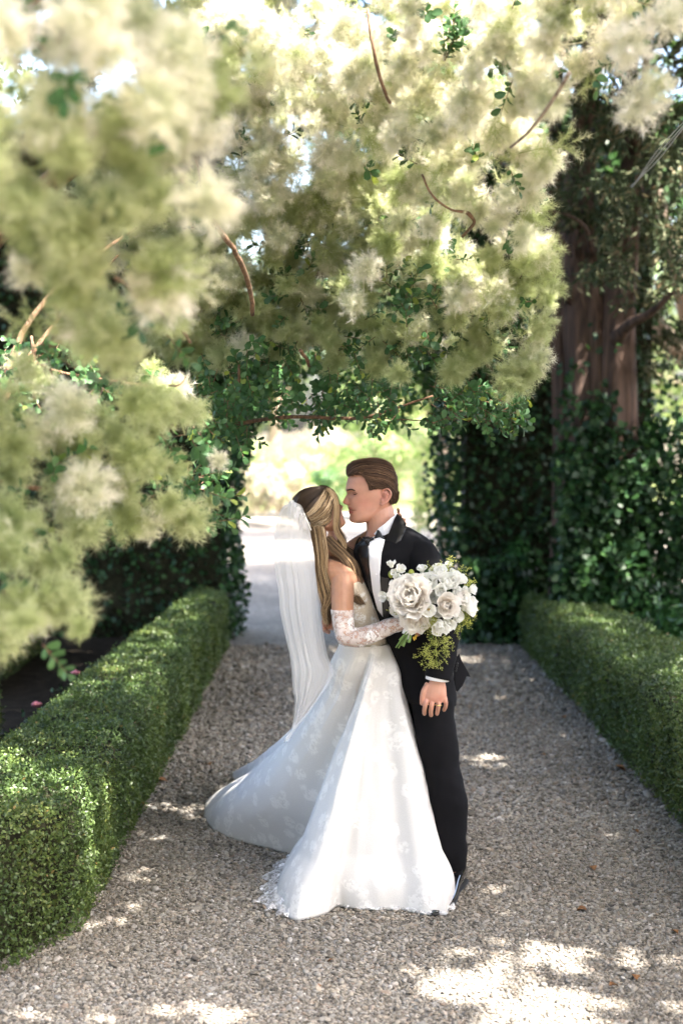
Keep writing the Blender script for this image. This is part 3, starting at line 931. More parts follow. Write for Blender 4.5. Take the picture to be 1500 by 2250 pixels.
def plume_mesh(seed, n_hair=6400, loose=False, mat=None):
    """feathery seed-head: main stalk, branchlets and thousands of fine filaments (one thin blade each)"""
    r = np.random.default_rng(seed)
    L = .13
    nb = 26 if not loose else 13
    starts = []; dirs = []; rad = []
    s = Soup()
    s.add(*tube([(0, 0, -.03), (0.004, 0, .04), (0, .004, L)], [.0016, .0012, .0005], 4, n=5), t=.35)
    per = n_hair // (nb * 10)
    for b in range(nb):
        h = L * (b + .5) / nb
        a = b * 2.4 + r.uniform(-.4, .4)
        if loose:
            up = .2 + .9 * h / L + r.normal(0, .15)
            bl = .066 * r.uniform(.8, 1.15); p0 = np.array([0, 0, h])
            d = unit(np.array([math.cos(a), math.sin(a), up]))
        else:       # rounded puff: branchlets reach out evenly in every direction
            zc = -.75 + 1.72 * (b + .5) / nb; q_ = math.sqrt(max(0, 1 - zc * zc))
            d = unit(np.array([q_ * math.cos(a), q_ * math.sin(a), zc]) + r.normal(0, .12, 3))
            bl = .058 * r.uniform(.86, 1.08); p0 = np.array([0, 0, L * .5 + .016 * zc])
        s.add(*tube([p0, p0 + d * bl * .5, p0 + d * bl + [0, 0, -.004]], [.0009, .0007, .0003], 3, n=3, cap=False), t=.3)
        for k in range(10):
            q = p0 + d * bl * (k + 1) / 10
            td = unit(d + r.normal(0, .9, 3))
            tl = r.uniform(.012, .028)
            m_ = per
            u = r.uniform(0, 1, (m_, 1))
            st = q + td * tl * u
            hd = unit(td * .5 + r.normal(0, 1, (m_, 3)) + d * .35)
            starts.append(st); dirs.append(hd)
    st = np.vstack(starts); hd = np.vstack(dirs); n = len(st)
    ln = r.uniform(.012, .028, (n, 1)) * (1.2 if not loose else .8)
    w = r.uniform(.00025, .00052, (n, 1)) * (1.0 if not loose else 1.2)
    sd = unit(np.cross(hd, r.normal(size=(n, 3))))
    # longer, stronger filaments fringing the outside
    k_ = 200 if not loose else 260
    sel = r.choice(n, k_); c0 = np.array([0, 0, L * .5]); od = unit(st[sel] - c0 + r.normal(0, .02, (k_, 3)))
    st = np.vstack([st, st[sel]]); hd = np.vstack([hd, unit(od + r.normal(0, .35, (k_, 3)))]); ln = np.vstack([ln, r.uniform(.016, .028, (k_, 1))]); w = np.vstack([w, r.uniform(.0004, .0008, (k_, 1))])
    n = len(st); sd = unit(np.cross(hd, r.normal(size=(n, 3))))
    tri = np.stack([st - sd * w, st + sd * w, st + hd * ln], 1).reshape(-1, 3)
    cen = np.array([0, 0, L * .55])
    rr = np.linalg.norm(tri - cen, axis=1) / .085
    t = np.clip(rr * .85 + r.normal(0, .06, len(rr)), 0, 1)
    base = np.vstack(s.v); nb_ = len(base)
    faces = [f for f in s.f]
    tf = (np.arange(n * 3).reshape(-1, 3) + nb_)
    allf = []
    for f in faces:
        if len(f) == 3: allf.append(f)
        else:
            for i in range(1, len(f) - 1): allf.append([f[0], f[i], f[i + 1]])
    F = np.vstack([np.array(allf), tf])
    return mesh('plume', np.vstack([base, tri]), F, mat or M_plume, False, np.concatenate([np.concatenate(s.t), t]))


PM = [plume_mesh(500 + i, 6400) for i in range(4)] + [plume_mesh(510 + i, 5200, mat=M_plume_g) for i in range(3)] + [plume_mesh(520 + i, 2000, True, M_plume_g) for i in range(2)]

BOUGHS = [  # px, py, Y, radius in px there, leafiness
    (560, 450, 6.0, 110, .5), (700, 520, 6.2, 120, .8), (850, 600, 5.9, 105, .6), (1000, 560, 5.8, 105, .8), (1115, 690, 5.7, 70, .4), (1105, 780, 5.7, 65, .3),
    (1000, 760, 5.9, 85, .5), (880, 770, 6.0, 65, .7), (620, 620, 6.2, 110, 1), (450, 600, 6.3, 105, .9), (500, 730, 6.4, 85, .9), (760, 420, 6.0, 105, .5),
    (640, 250, 5.8, 120, .3), (790, 260, 5.6, 120, .2), (950, 310, 5.3, 120, .5), (1080, 400, 5.2, 105, .3), (1130, 520, 5.4, 65, .3), (1130, 330, 5.0, 65, .1), (1165, 400, 5.2, 45, .1),
    (900, 130, 5.2, 120, .4), (1090, 150, 4.8, 125, .4), (1290, 70, 4.5, 105, .2), (1400, 110, 4.3, 62, .1), (700, 100, 5.5, 120, .3), (560, 120, 5.6, 120, .4), (550, 310, 5.8, 90, .3),
    (1200, 30, 4.6, 110, .1), (950, 10, 5.0, 120, .2), (1420, 10, 4.4, 60, .1), (1210, 160, 4.7, 70, .2), (1150, 240, 4.9, 60, .2), (1140, 600, 5.6, 55, .2), (1030, 640, 5.7, 80, .7),
    (760, 740, 6.2, 70, .8), (700, 660, 6.3, 90, .8), (820, 480, 6.1, 90, .6), (930, 440, 5.7, 90, .6), (480, 480, 6.3, 90, .8), (430, 690, 6.4, 80, .9), (620, 760, 6.4, 60, 1),
    (380, 600, 6.6, 100, .9), (350, 720, 6.6, 90, .9), (400, 100, 6.0, 120, .3), (300, 480, 6.6, 120, .7), (1175, 740, 5.7, 28, 0), (1180, 655, 5.6, 28, 0), (1400, 180, 4.35, 35, 0),
    # near, out of focus on the left
    (350, 180, 3.0, 150, .1), (385, 330, 2.9, 100, .1), (120, 130, 2.75, 140, .2), (50, 330, 2.8, 110, .2), (210, 390, 3.0, 140, .2), (260, 540, 3.1, 100, .15),
    (150, 620, 3.3, 95, .3), (110, 700, 3.4, 70, .2), (260, 730, 3.6, 80, .2), (300, 810, 3.7, 60, .1), (370, 750, 3.8, 42, 0), (440, 110, 3.2, 70, .2), (450, 270, 3.2, 50, 0), (420, 430, 3.0, 40, .1),
    (30, 120, 2.9, 110, .1), (230, 60, 2.9, 120, .1), (20, 520, 3.4, 60, .5), (180, 790, 3.9, 50, .4), (330, 630, 3.3, 60, .1),
    # lower left bough
    (160, 900, 4.3, 50, .3), (260, 910, 4.2, 60, .5), (330, 970, 4.4, 70, .6), (410, 950, 4.6, 40, .3), (100, 1000, 4.0, 75, .6), (220, 1060, 4.2, 80, .6), (330, 1090, 4.5, 75, .7), (405, 1130, 4.7, 45, .5),
    (40, 1100, 3.9, 75, .6), (150, 1160, 4.2, 55, .4), (60, 1240, 3.8, 70, .4), (45, 1380, 3.5, 72, 0), (110, 1350, 3.6, 36, 0), (20, 930, 4.0, 60, .4), (260, 1170, 4.5, 50, .4),
    (70, 850, 4.6, 60, .8), (340, 870, 5.2, 60, .8), (100, 1290, 3.7, 45, 0), (15, 1290, 3.6, 45, .1), (200, 970, 4.3, 60, .5),
]
OVER = [  # boughs above the frame, world x y z radius
    (-1.6, 3.2, 3.2, .45), (-.9, 3.4, 3.5, .35), (-2.2, 4.2, 3.0, .5), 
    (-2.0, 5.4, 3.6, .6), (-2.6, 6.2, 3.0, .6), (-.5, 7.0, 3.9, .5), (-1.6, 7.0, 3.8, .5), (-1.3, 2.7, 3.0, .35), (-2.0, 3.0, 2.4, .4), (-2.4, 4.6, 2.2, .5), (1.5, 4.3, 3.7, .4), (1.5, 5.0, 3.95, .45), (2.0, 5.0, 3.8, .4), (2.0, 4.3, 3.5, .35),  (-1.9, 3.9, 1.6, .35),
]
smoke = empty('smoke_tree', (-2.5, 6.9, 0))
tag(smoke, 'great smoke tree arching over the path, its boughs full of pale feathery plumes', 'tree')
PL = []   # plume placements: x y z scale tiltdir loose nearness
rr = random.Random(99)
B3 = []
for (px, py, Y, rp, lf) in BOUGHS:
    c = at(px, py, Y); r0 = rp / 3125 * Y
    B3.append((c, r0, lf, True))
for (x, y, z, r0) in OVER: B3.append((Vector((x, y, z)), r0, .9, False))
for (c, r0, lf, vis) in B3:
    k = max(2, int(22 * (r0 / .2) ** 2.0)) if vis else int(55 * (r0 / .45) ** 2)
    for i in range(k):
        d = Vector((rr.gauss(0, 1), rr.gauss(0, 1) * 1.2, rr.gauss(0, 1))).normalized()
        q = rr.uniform(.25, 1.0) ** .6
        eff = max(r0 - .055, .02)
        p = c + Vector((d.x * eff * q, d.y * max(eff, .16) * q * 1.3, d.z * eff * q))
        up = (d * .8 + Vector((0, -.25, .35))).normalized()
        PL.append((p, up, rr.uniform(.72, 1.22), rr.random() < (.16 if vis else .05), vis))
for (px, py, Y, s_) in ((800, 590, 5.5, 1.0), (775, 665, 5.5, .85), (1080, 562, 5.4, .7), (1000, 655, 5.45, .8), (1090, 640, 5.5, .7), (1195, 655, 5.6, .7), (175, 1375, 3.55, .55), (630, 215, 5.3, .9),
                        (680, 270, 5.3, .7), (760, 170, 5.2, 1.1), (155, 895, 4.0, 1.1), (540, 400, 5.7, .7), (940, 500, 5.3, .7), (1190, 380, 5.0, .7), (1080, 500, 5.2, .6),
                        (1190, 745, 5.65, .7), (1120, 820, 5.6, .8), (880, 820, 5.7, .8), (300, 880, 4.0, .9), (480, 1010, 4.7, .55), (470, 1100, 4.8, .5), (1000, 700, 5.6, .8)):
    PL.append((at(px, py, Y) - Vector((0, 0, .07 * s_)), Vector((rr.uniform(-.3, .3), -.3, 1)).normalized(), s_, False, True))
# the 300 nearest the picture's own view become parts, the rest one mass
def seen_key(e):
    p = e[0]
    return (0 if e[4] else 1, p.y / e[2])
PL.sort(key=seen_key)
loose_far = [e for e in PL]
import itertools
def pl_matrix(e):
    q = e[1].to_track_quat('Z', 'Y')
    spin = Matrix.Rotation(rr.uniform(0, 6.28), 4, 'Z')
    return Matrix.Translation(e[0]) @ q.to_matrix().to_4x4() @ spin @ Matrix.Scale(e[2], 4)
def smp(M):   # relative to smoke tree base
    return Matrix.Translation(-smoke.location) @ M
# spread the 300 single plumes over the visible front: every bough gets some
vis_pl = [e for e in PL if e[4]]
def pxy(p):
    d = CAMM.inverted() @ (p - Vector((0, 0, CAMH)))
    return (750 + 3125 * d.x / -d.z, 1125 - 3125 * d.y / -d.z)
depthsort = sorted(vis_pl, key=lambda e: e[0].y)
cell = {}
front = []; rest = []
for e in depthsort:
    a, b = pxy(e[0]); w = 3125 * .075 * e[2] / e[0].y
    k = (int(a // (w * .75)), int(b // (w * .75)), int(w // 60))
    if len(front) < 300 and cell.get(k, 0) < 1 and -60 < a < 1560 and -60 < b < 1560:
        cell[k] = 1; front.append(e)
    else: rest.append(e)
rest += [e for e in PL if not e[4]]
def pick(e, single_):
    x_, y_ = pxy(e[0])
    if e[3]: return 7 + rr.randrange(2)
    pale = .62 if single_ else .26  # paler at the sunlit top, greener in shade: light painted into natural plume colours
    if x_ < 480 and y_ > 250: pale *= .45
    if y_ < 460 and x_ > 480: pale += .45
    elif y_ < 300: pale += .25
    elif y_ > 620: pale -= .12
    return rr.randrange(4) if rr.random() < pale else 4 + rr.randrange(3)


protos = {}
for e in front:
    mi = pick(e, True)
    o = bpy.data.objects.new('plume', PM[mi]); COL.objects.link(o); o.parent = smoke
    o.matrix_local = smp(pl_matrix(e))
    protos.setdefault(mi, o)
# mass of the remaining plumes: points instancing the meshes of plumes placed above
me = bpy.data.meshes.new('plume_mass'); n = len(rest)
MT = [smp(pl_matrix(e)) for e in rest]
me.vertices.add(n); me.vertices.foreach_set('co', np.array([M_.translation[:] for M_ in MT], np.float32).ravel())
a = me.attributes.new('prot', 'FLOAT_VECTOR', 'POINT'); a.data.foreach_set('vector', np.array([M_.to_euler()[:] for M_ in MT], np.float32).ravel())
a = me.attributes.new('psc', 'FLOAT', 'POINT'); a.data.foreach_set('value', np.array([e[2] for e in rest], np.float32))
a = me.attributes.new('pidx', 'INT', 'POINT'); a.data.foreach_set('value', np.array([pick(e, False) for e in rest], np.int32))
me.materials.append(M_plume)
pm_ = bpy.data.objects.new('plume_mass', me); COL.objects.link(pm_); pm_.parent = smoke; pm_['kind'] = 'stuff'
gn = bpy.data.node_groups.new('plume_scatter', 'GeometryNodeTree')
gn.interface.new_socket('Geometry', in_out='INPUT', socket_type='NodeSocketGeometry')
gn.interface.new_socket('Geometry', in_out='OUTPUT', socket_type='NodeSocketGeometry')
gi = gn.nodes.new('NodeGroupInput'); go = gn.nodes.new('NodeGroupOutput')
g2 = gn.nodes.new('GeometryNodeGeometryToInstance')
L = gn.links.new
for i in reversed(range(9)):
    o_ = gn.nodes.new('GeometryNodeObjectInfo'); o_.inputs['Object'].default_value = protos[i]; o_.inputs['As Instance'].default_value = True
    o_.transform_space = 'ORIGINAL'
    L(o_.outputs['Geometry'], g2.inputs[0])
m2p = gn.nodes.new('GeometryNodeMeshToPoints'); iop = gn.nodes.new('GeometryNodeInstanceOnPoints')
iop.inputs['Pick Instance'].default_value = True
for nm, dt, sock in (('prot', 'FLOAT_VECTOR', 'Rotation'), ('psc', 'FLOAT', 'Scale'), ('pidx', 'INT', 'Instance Index')):
    a_ = gn.nodes.new('GeometryNodeInputNamedAttribute'); a_.data_type = dt; a_.inputs['Name'].default_value = nm
    L([s for s in a_.outputs if s.enabled and s.name == 'Attribute'][0], iop.inputs[sock])
L(gi.outputs[0], m2p.inputs[0]); L(m2p.outputs[0], iop.inputs['Points']); L(g2.outputs[0], iop.inputs['Instance']); L(iop.outputs[0], go.inputs[0])
md = pm_.modifiers.new('scatter', 'NODES'); md.node_group = gn
print('PLUMES', len(front), len(rest))

# leaves: rounded smoke-tree leaves in sprigs
def leaf_blade(seed):
    r = np.random.default_rng(seed)
    L_ = 1.0; W = .33
    ys = np.array([0, .12, .35, .6, .82, .96, 1.0]); ws = np.array([.03, .10, .75, 1.0, .86, .45, .0]) * W
    v = []; 
    for i, (y, w) in enumerate(zip(ys, ws)):
        z = -.12 * y * y
        v += [(-w, y, z + .10 * w / W), (0, y, z), (w, y, z + .10 * w / W)]
    f = []
    for i in range(len(ys) - 1):
        a = 3 * i
        f += [(a, a + 1, a + 4, a + 3), (a + 1, a + 2, a + 5, a + 4)]
    return np.array(v), f


LB = [leaf_blade(i) for i in range(1)]
sprigs = []
for (c, r0, lf, vis) in B3:
    k = int((10 if vis else 7) * lf * (r0 / .2) ** 2) + (1 if vis else 0)
    for i in range(k):
        d = Vector((rr.gauss(0, 1), rr.gauss(0, 1), rr.gauss(0, 1) - .3)).normalized()
        p = c + d * r0 * rr.uniform(.2, 1.0)
        sprigs.append((p, Vector((rr.gauss(0, .6), rr.gauss(0, .6) - .3, rr.gauss(.1, .6))).normalized(), rr.uniform(.6, .95), 7 + rr.randrange(5), vis))
# leafy underside over the couple and to the right
def leafpatch(x0, x1, y0, y1, Y0, Y1, k, dirv=(0, -.2, -.5), sc_=1.0):
    for i in range(k):
        p = at(rr.uniform(x0, x1), rr.uniform(y0, y1), rr.uniform(Y0, Y1))
        sprigs.append((p, (Vector(dirv) + Vector((rr.gauss(0, .45), rr.gauss(0, .4), rr.gauss(0, .4)))).normalized(), rr.uniform(.6, 1.0) * sc_, 7 + rr.randrange(6), True))
leafpatch(420, 900, 740, 900, 5.9, 7.2, 150)
leafpatch(440, 560, 860, 960, 6.2, 7.4, 55)
leafpatch(560, 900, 860, 915, 6.4, 7.2, 26)
leafpatch(930, 1110, 840, 930, 5.9, 6.8, 60, (.7, -.2, -.35))
leafpatch(1040, 1125, 860, 935, 5.9, 6.3, 14, (.8, -.1, -.5))
leafpatch(280, 460, 540, 780, 6.4, 7.4, 70)
leafpatch(0, 230, 740, 900, 5.0, 7.0, 80)
leafpatch(380, 470, 1020, 1160, 4.7, 5.2, 22, (.7, 0, -.1))
leafpatch(300, 460, 900, 1050, 4.8, 6.2, 30)
leafpatch(600, 700, 430, 640, 6.3, 6.8, 35)
leafpatch(960, 1040, 60, 140, 4.8, 5.0, 12, (.3, -.4, .8))
leafpatch(885, 965, 650, 740, 5.35, 5.5, 5, (.2, -.5, .8), 1.05)
leafpatch(60, 140, 90, 140, 2.75, 2.9, 4, (0, -.3, .8))
leafpatch(840, 1100, 560, 760, 5.7, 6.2, 45)
leaves_ = []   # position, dir, normal, size, tint
stems_ = Soup()
for (p, d, s_, k, vis) in sprigs:
    Ls = .10 * s_ * (k / 8)
    side = d.orthogonal().normalized()
    stems_.add(*tube([p, p + d * Ls * .5, p + d * Ls], [.0018, .0014, .0008], 4, n=3, cap=False))
    for i in range(k):
        a = i * 2.4
        sd = (Matrix.Rotation(a, 3, d) @ side)
        q = p + d * Ls * (i + 1) / k
        ld = (sd * .9 + d * (.45 + .5 * i / k)).normalized()
        nn = (d * .6 - sd * .35 + Vector((rr.gauss(0, .3), rr.gauss(0, .3) - .15, .35 + rr.gauss(0, .3)))).normalized()
        leaves_.append((q, ld, nn, .050 * s_ * rr.uniform(.7, 1.15), min(.999, max(0, rr.gauss(.4, .22))) if rr.random() > .03 else 1.0, vis))
LV, LF = LB[0]
def leaf_mats(e):
    q, ld, nn, s_, t, vis = e
    nn = (nn - ld * nn.dot(ld)).normalized(); x = ld.cross(nn)
    return Matrix(((x.x, ld.x, nn.x, q.x), (x.y, ld.y, nn.y, q.y), (x.z, ld.z, nn.z, q.z), (0, 0, 0, 1))), s_
# single leaves: the largest seen that are not behind the near plumes
def leafkey(e):
    return -(e[3] / e[0].y)
cands = [e for e in leaves_ if e[5] and e[0].y > 4.2]
cands.sort(key=leafkey)
single = set(id(e) for e in cands[:300])
lm = [mesh('leaf', LV, LF, M_smokeleaf, True, np.full(len(LV), t)) for t in (.12, .35, .55, .8, 1.0)]
massV = []; massT = []; massF = []
cnt = 0
for e in leaves_:
    M_, s_ = leaf_mats(e)
    if id(e) in single:
        o = bpy.data.objects.new('leaf', lm[min(4, int(e[4] * 4.6))]); COL.objects.link(o); o.parent = smoke
        o.matrix_local = smp(M_ @ Matrix.Scale(s_, 4))
    else:
        A = np.array(M_)[:3, :3] * s_
        massV.append(LV[[0, 7 - 1, 8, 10, 12, 14, 19]] @ A.T + np.array(e[0])) if False else massV.append(LV[[1, 6, 8, 12, 14, 19]] @ A.T + np.array(e[0]))
        massT.append(np.full(6, e[4])); cnt += 1
base = np.array([[0, 2, 1], [1, 2, 4], [1, 4, 3], [3, 4, 5]])
F = (np.arange(cnt)[:, None, None] * 6 + base[None]).reshape(-1, 3)
obj('leaves', np.vstack(massV), F, M_smokeleaf, smoke, smooth=False, tint=np.concatenate(massT), kind='stuff')
tw = stems_.obj('twigs', M_bark, smoke, kind='stuff')
print('LEAVES', cnt, len(single))

# branches
def branch(name, pts, rad, mat=M_bark, n=26):
    v, f = tube([at(*p) if len(p) == 3 else Vector(p[:3]) for p in pts], rad, 9, n=n)
    # small knots and wobble
    v = v + noise3(v, 18, len(pts))[:, None] * .0025
    return obj(name, v, f, mat, smoke)


W = lambda x, y, z: (x, y, z, 1)
branch('branch', [(400, 395, 3.6), (425, 430, 4.0), (470, 490, 4.5), (520, 560, 4.9), (548, 630, 5.2), (556, 690, 5.4)], [.006, .007, .0085, .009, .009, .008])
branch('branch', [(470, 500, 4.5), (450, 455, 4.4), (432, 350, 4.4)], [.004, .003, .002])
branch('branch', [(255, 610, 3.5), (300, 650, 3.7), (365, 695, 3.9), (400, 725, 4.1), (418, 752, 4.2)], [.004, .005, .0052, .0052, .004])
branch('branch', [(480, 940, 6.6), (560, 925, 6.5), (650, 916, 6.4), (730, 918, 6.4), (800, 918, 6.4), (860, 900, 6.4), (950, 870, 6.4)], [.010, .009, .009, .008, .007, .006, .004])
branch('branch', [(800, 915, 6.4), (900, 922, 6.5), (1010, 920, 6.6), (1150, 925, 6.8)], [.004, .003, .0025, .002])
branch('branch', [(808, 20, 4.9), (815, 80, 4.8), (830, 150, 4.85), (845, 200, 4.9), (858, 225, 5.0)], [.006, .006, .006, .006, .005])
branch('branch', [(925, 385, 4.9), (950, 430, 4.95), (990, 460, 5.0), (1030, 470, 5.1), (1040, 490, 5.2), (1015, 520, 5.4)], [.003, .004, .004, .007, .006, .006])
branch('branch', [(660, 770, 5.7), (672, 790, 5.8), (680, 804, 5.9)], [.007, .007, .006])
branch('branch', [(526, 800, 6.0), (524, 830, 6.0), (526, 860, 6.1)], [.005, .006, .005])
branch('branch', [(370, 848, 4.4), (395, 845, 4.4), (410, 825, 4.5)], [.003, .003, .002])
branch('branch', [(0, 870, 5.6), (30, 780, 5.6), (70, 700, 5.7), (160, 600, 5.8), (300, 500, 6.2)], [.016, .014, .012, .010, .006])
branch('branch', [(10, 880, 5.4), (45, 830, 5.4), (68, 780, 5.4), (140, 690, 5.6), (260, 560, 5.8)], [.012, .011, .010, .008, .005])
branch('branch', [(75, 880, 5.2), (76, 830, 5.2), (74, 780, 5.2), (70, 740, 5.3)], [.007, .007, .007, .006])
branch('branch', [(74, 795, 5.2), (120, 815, 5.2), (200, 830, 5.2), (330, 850, 5.2)], [.006, .006, .005, .003])
branch('branch', [(1250, 160, 4.0), (1205, 232, 4.2), (1160, 290, 4.4), (1120, 325, 4.6)], [.006, .0055, .005, .004], M_bark_grey)  # whitish guy wire steadying the bough, not a branch
branch('trunk', [W(-2.5, 6.9, 0), W(-2.4, 6.7, .9), W(-2.1, 6.5, 1.9), W(-1.6, 6.4, 2.7), W(-.9, 6.2, 3.2), W(0, 6.0, 3.3)], [.09, .08, .07, .055, .045, .03])
branch('trunk', [W(-2.7, 6.8, 0), W(-2.6, 6.0, 1.0), W(-2.2, 5.0, 2.0), W(-1.5, 4.2, 2.7), W(-.7, 3.9, 3.2)], [.08, .07, .055, .045, .03])
branch('trunk', [W(-2.6, 7.1, 0), W(-2.2, 7.2, 1.2), W(-1.6, 7.0, 2.2), W(-.8, 6.7, 2.55), W(.2, 6.3, 2.65), W(.75, 6.15, 2.72)], [.06, .055, .04, .028, .014, .003])
branch('branch', [W(0, 6.0, 3.3), W(.6, 5.6, 3.5), W(1.0, 5.0, 3.55), W(1.4, 4.5, 3.5)], [.03, .025, .018, .01])
branch('branch', [W(-1.5, 4.2, 2.7), W(-1.35, 3.5, 2.6), W(-1.0, 3.0, 2.75), W(-.6, 2.8, 2.95)], [.03, .022, .015, .008])
branch('branch', [W(-2.2, 5.0, 2.0), W(-1.9, 4.4, 1.9), W(-1.4, 4.2, 1.85), W(-.8, 4.3, 1.75)], [.02, .016, .012, .006])
# guy cords holding the boughs
M_cord = simple('pale_cord', (.62, .58, .52), .7, .3)
gy = empty('guy_cord', at(1500, 270, 6.2)); tag(gy, 'pair of thin pale cords running up in front of the cypress at the frame edge', 'cord')
for (a_, b_, c_) in (((1388, 412, 9.0), (1440, 345, 8.2), (1512, 262, 7.2)), ((1395, 402, 9.0), (1440, 335, 8.2), (1512, 255, 7.2)), ((1385, 410, 9.0), (1446, 350, 8.2), (1512, 266, 7.2))):
    v, f = tube([at(*a_), at(*b_), at(*c_), at(1640, 110, 6.0), at(1800, -60, 5.0)], [.0026] * 5, 6, n=18); obj('cord', v, f, M_cord, gy)
# ------------------------------------------------------------------ unseen oak added over the path; its crown gaps are laid out to shape the light
KX, KY = to_sun.x / to_sun.z, to_sun.y / to_sun.z


def smoothbox(u, v, u0, u1, v0, v1, e=.25):
    f = lambda a: 1 / (1 + np.exp(-np.clip(a / (e * .35), -30, 30)))
    return f(u - u0) * f(u1 - u) * f(v - v0) * f(v1 - v)


def sun_gap(u, v):
    """0..1 openness of the crown, in ground coordinates along the sunbeam"""
    g = np.zeros(len(u))
    g = np.maximum(g, 1.0 * smoothbox(u, v, -3.2, -.15, 5.5, 7.3))            # light reaching the top of the smoke tree
    g = g * (1 - .97 * smoothbox(u, v, -.7, 1.2, 5.0, 5.95, .15))
    g = np.maximum(g, .86 * smoothbox(u, v, -3.4, -1.85, 3.3, 4.1))
    g = np.maximum(g, .90 * smoothbox(u, v, 1.5, 2.02, 6.3, 12.9, .1)); g = np.maximum(g, .84 * smoothbox(u, v, -1.8, -1.3, 5.4, 12.5, .1))
    for (a, b, ru, rv) in ((1.35, 5.0, .38, .09), (.95, 4.74, .60, .07), (1.6, 4.55, .4, .12), (-.7, 4.62, .5, .10), (.85, 8.15, .17, .22), (-.85, 5.52, .16, .035), (-1.42, 5.12, .20, .10), (2.05, 10.4, .22, .35), (1.95, 12.2, .3, .2),
                           (1.2, 4.2, 1.6, .14), (-.6, 4.25, .9, .13), (1.85, 6.2, .12, .5), (2.15, 8.3, .1, .3), (-1.25, 8.1, .12, .5), (-1.3, 6.3, .15, .3)):
        g = np.maximum(g, np.clip(1.35 - ((u - a) / ru) ** 2 - ((v - b) / rv) ** 2, 0, 1))
    for (px, py, Y, rr__) in ((1345, 430, 10.9, .33), (1375, 495, 10.9, .28), (1330, 520, 11.1, .2), (1480, 490, 10.7, .35), (1490, 600, 10.6, .3), (1300, 820, 12.0, .15), (1345, 780, 12.0, .2), (1440, 560, 10.6, .25),
                              (1240, 830, 12.2, .12), (1390, 700, 11.7, .2)):
        p = at(px, py, Y)
        g = np.maximum(g, np.clip(1.5 - ((u - (p.x - KX * p.z)) / rr__) ** 2 - ((v - (p.y - KY * p.z)) / rr__) ** 2, 0, 1))
    return g


r_o = np.random.default_rng(4321)
n = 185000
u = r_o.uniform(-8, 6.5, n); v = r_o.uniform(3.2, 17.5, n)
z = r_o.uniform(6.3, 7.4, n) + np.clip(v - 14.5, 0, 9) * .35
keep = r_o.uniform(0, 1, n) > sun_gap(u, v)
wob = noise3(np.stack([u, v, z * .2], 1), 1.7, 88)
keep &= wob < .9
keep &= ~((v < 4.9) & (u > -1.0) & (noise3(np.stack([u, v * 2, z * 0], 1), 2.4, 31) > .3))
u, v, z = u[keep], v[keep], z[keep]
P = np.stack([u + KX * z, v + KY * z, z], 1)
oak = empty('added_shade_oak', (5.2, 7.6, 0)); tag(oak, 'unseen oak added above the picture, leaf gaps in its crown laid out to shape sunlight', 'tree')
leaf_mass('crown', oak, M_climb, P, np.repeat([[0, 0, 1.0]], len(P), 0), .17, .7, seed=702, face=.55, detailed=False)
v_, f_ = tube([(5.2, 7.6, 0), (5.1, 7.5, 2.5), (4.7, 7.3, 5.0), (4.0, 7.0, 6.6)], [.28, .22, .18, .12], 14, n=18); obj('trunk', v_, f_, M_bark_grey, oak)
for k in range(9):
    a = k * .7 + 1.2; e = np.array([4.2 + math.cos(a) * 4.6, 7.0 + math.sin(a) * 5.0, 6.9])
    v_, f_ = tube([(4.6, 7.3, 5.2), ((4.6 + e[0]) / 2, (7.3 + e[1]) / 2, 6.5), e], [.11, .07, .02], 8, n=12); obj('limb', v_, f_, M_bark_grey, oak)
# ------------------------------------------------------------------ people
YC = 5.85


def remesh(s, voxel, smooth=2, factor=.5):
    me = mesh('tmp', np.vstack(s.v), s.f)
    o = bpy.data.objects.new('tmp', me); COL.objects.link(o)
    m_ = o.modifiers.new('r', 'REMESH'); m_.mode = 'VOXEL'; m_.voxel_size = voxel; m_.use_smooth_shade = True
    if smooth:
        m2 = o.modifiers.new('s', 'SMOOTH'); m2.iterations = smooth; m2.factor = factor
    dg = bpy.context.evaluated_depsgraph_get()
    out = bpy.data.meshes.new_from_object(o.evaluated_get(dg))
    bpy.data.objects.remove(o); bpy.data.meshes.remove(me)
    return out


def coords(me):
    a = np.empty(len(me.vertices) * 3, np.float32); me.vertices.foreach_get('co', a)
    return a.reshape(-1, 3)


def vec(px, py, Y): return np.array(at(px, py, Y))


def skin_mat(name):
    m, nt, out = newmat(name)
    p = N(nt, 'ShaderNodeBsdfPrincipled', i_Roughness=.48)
    p.inputs['Specular IOR Level'].default_value = .42
    c = attr(nt, 'tint', out='Color')
    tc = N(nt, 'ShaderNodeTexCoord')
    no = N(nt, 'ShaderNodeTexNoise', i_Scale=38.0, i_Detail=4.0)
    nt.links.new(tc.outputs['Object'], no.inputs['Vector'])
    mr = N(nt, 'ShaderNodeMapRange', i_1=.3, i_2=.7, i_3=.93, i_4=1.07)
    nt.links.new(no.outputs[0], mr.inputs[0])
    hs = N(nt, 'ShaderNodeHueSaturation'); nt.links.new(c, hs.inputs['Color']); nt.links.new(mr.outputs[0], hs.inputs['Value'])
    nt.links.new(hs.outputs[0], p.inputs['Base Color'])
    p.inputs['Subsurface Weight'].default_value = .25
    p.inputs['Subsurface Radius'].default_value = (1.0, .35, .2)
    p.inputs['Subsurface Scale'].default_value = .008
    nt.links.new(p.outputs[0], out.inputs[0])
    return m


def hair_mat(name, stops, rough=.38):
    m, nt, out = newmat(name)
    p = N(nt, 'ShaderNodeBsdfPrincipled', i_Roughness=rough)
    p.inputs['Specular IOR Level'].default_value = .35
    nt.links.new(ramp(nt, attr(nt), stops), p.inputs['Base Color'])
    nt.links.new(p.outputs[0], out.inputs[0])
    return m


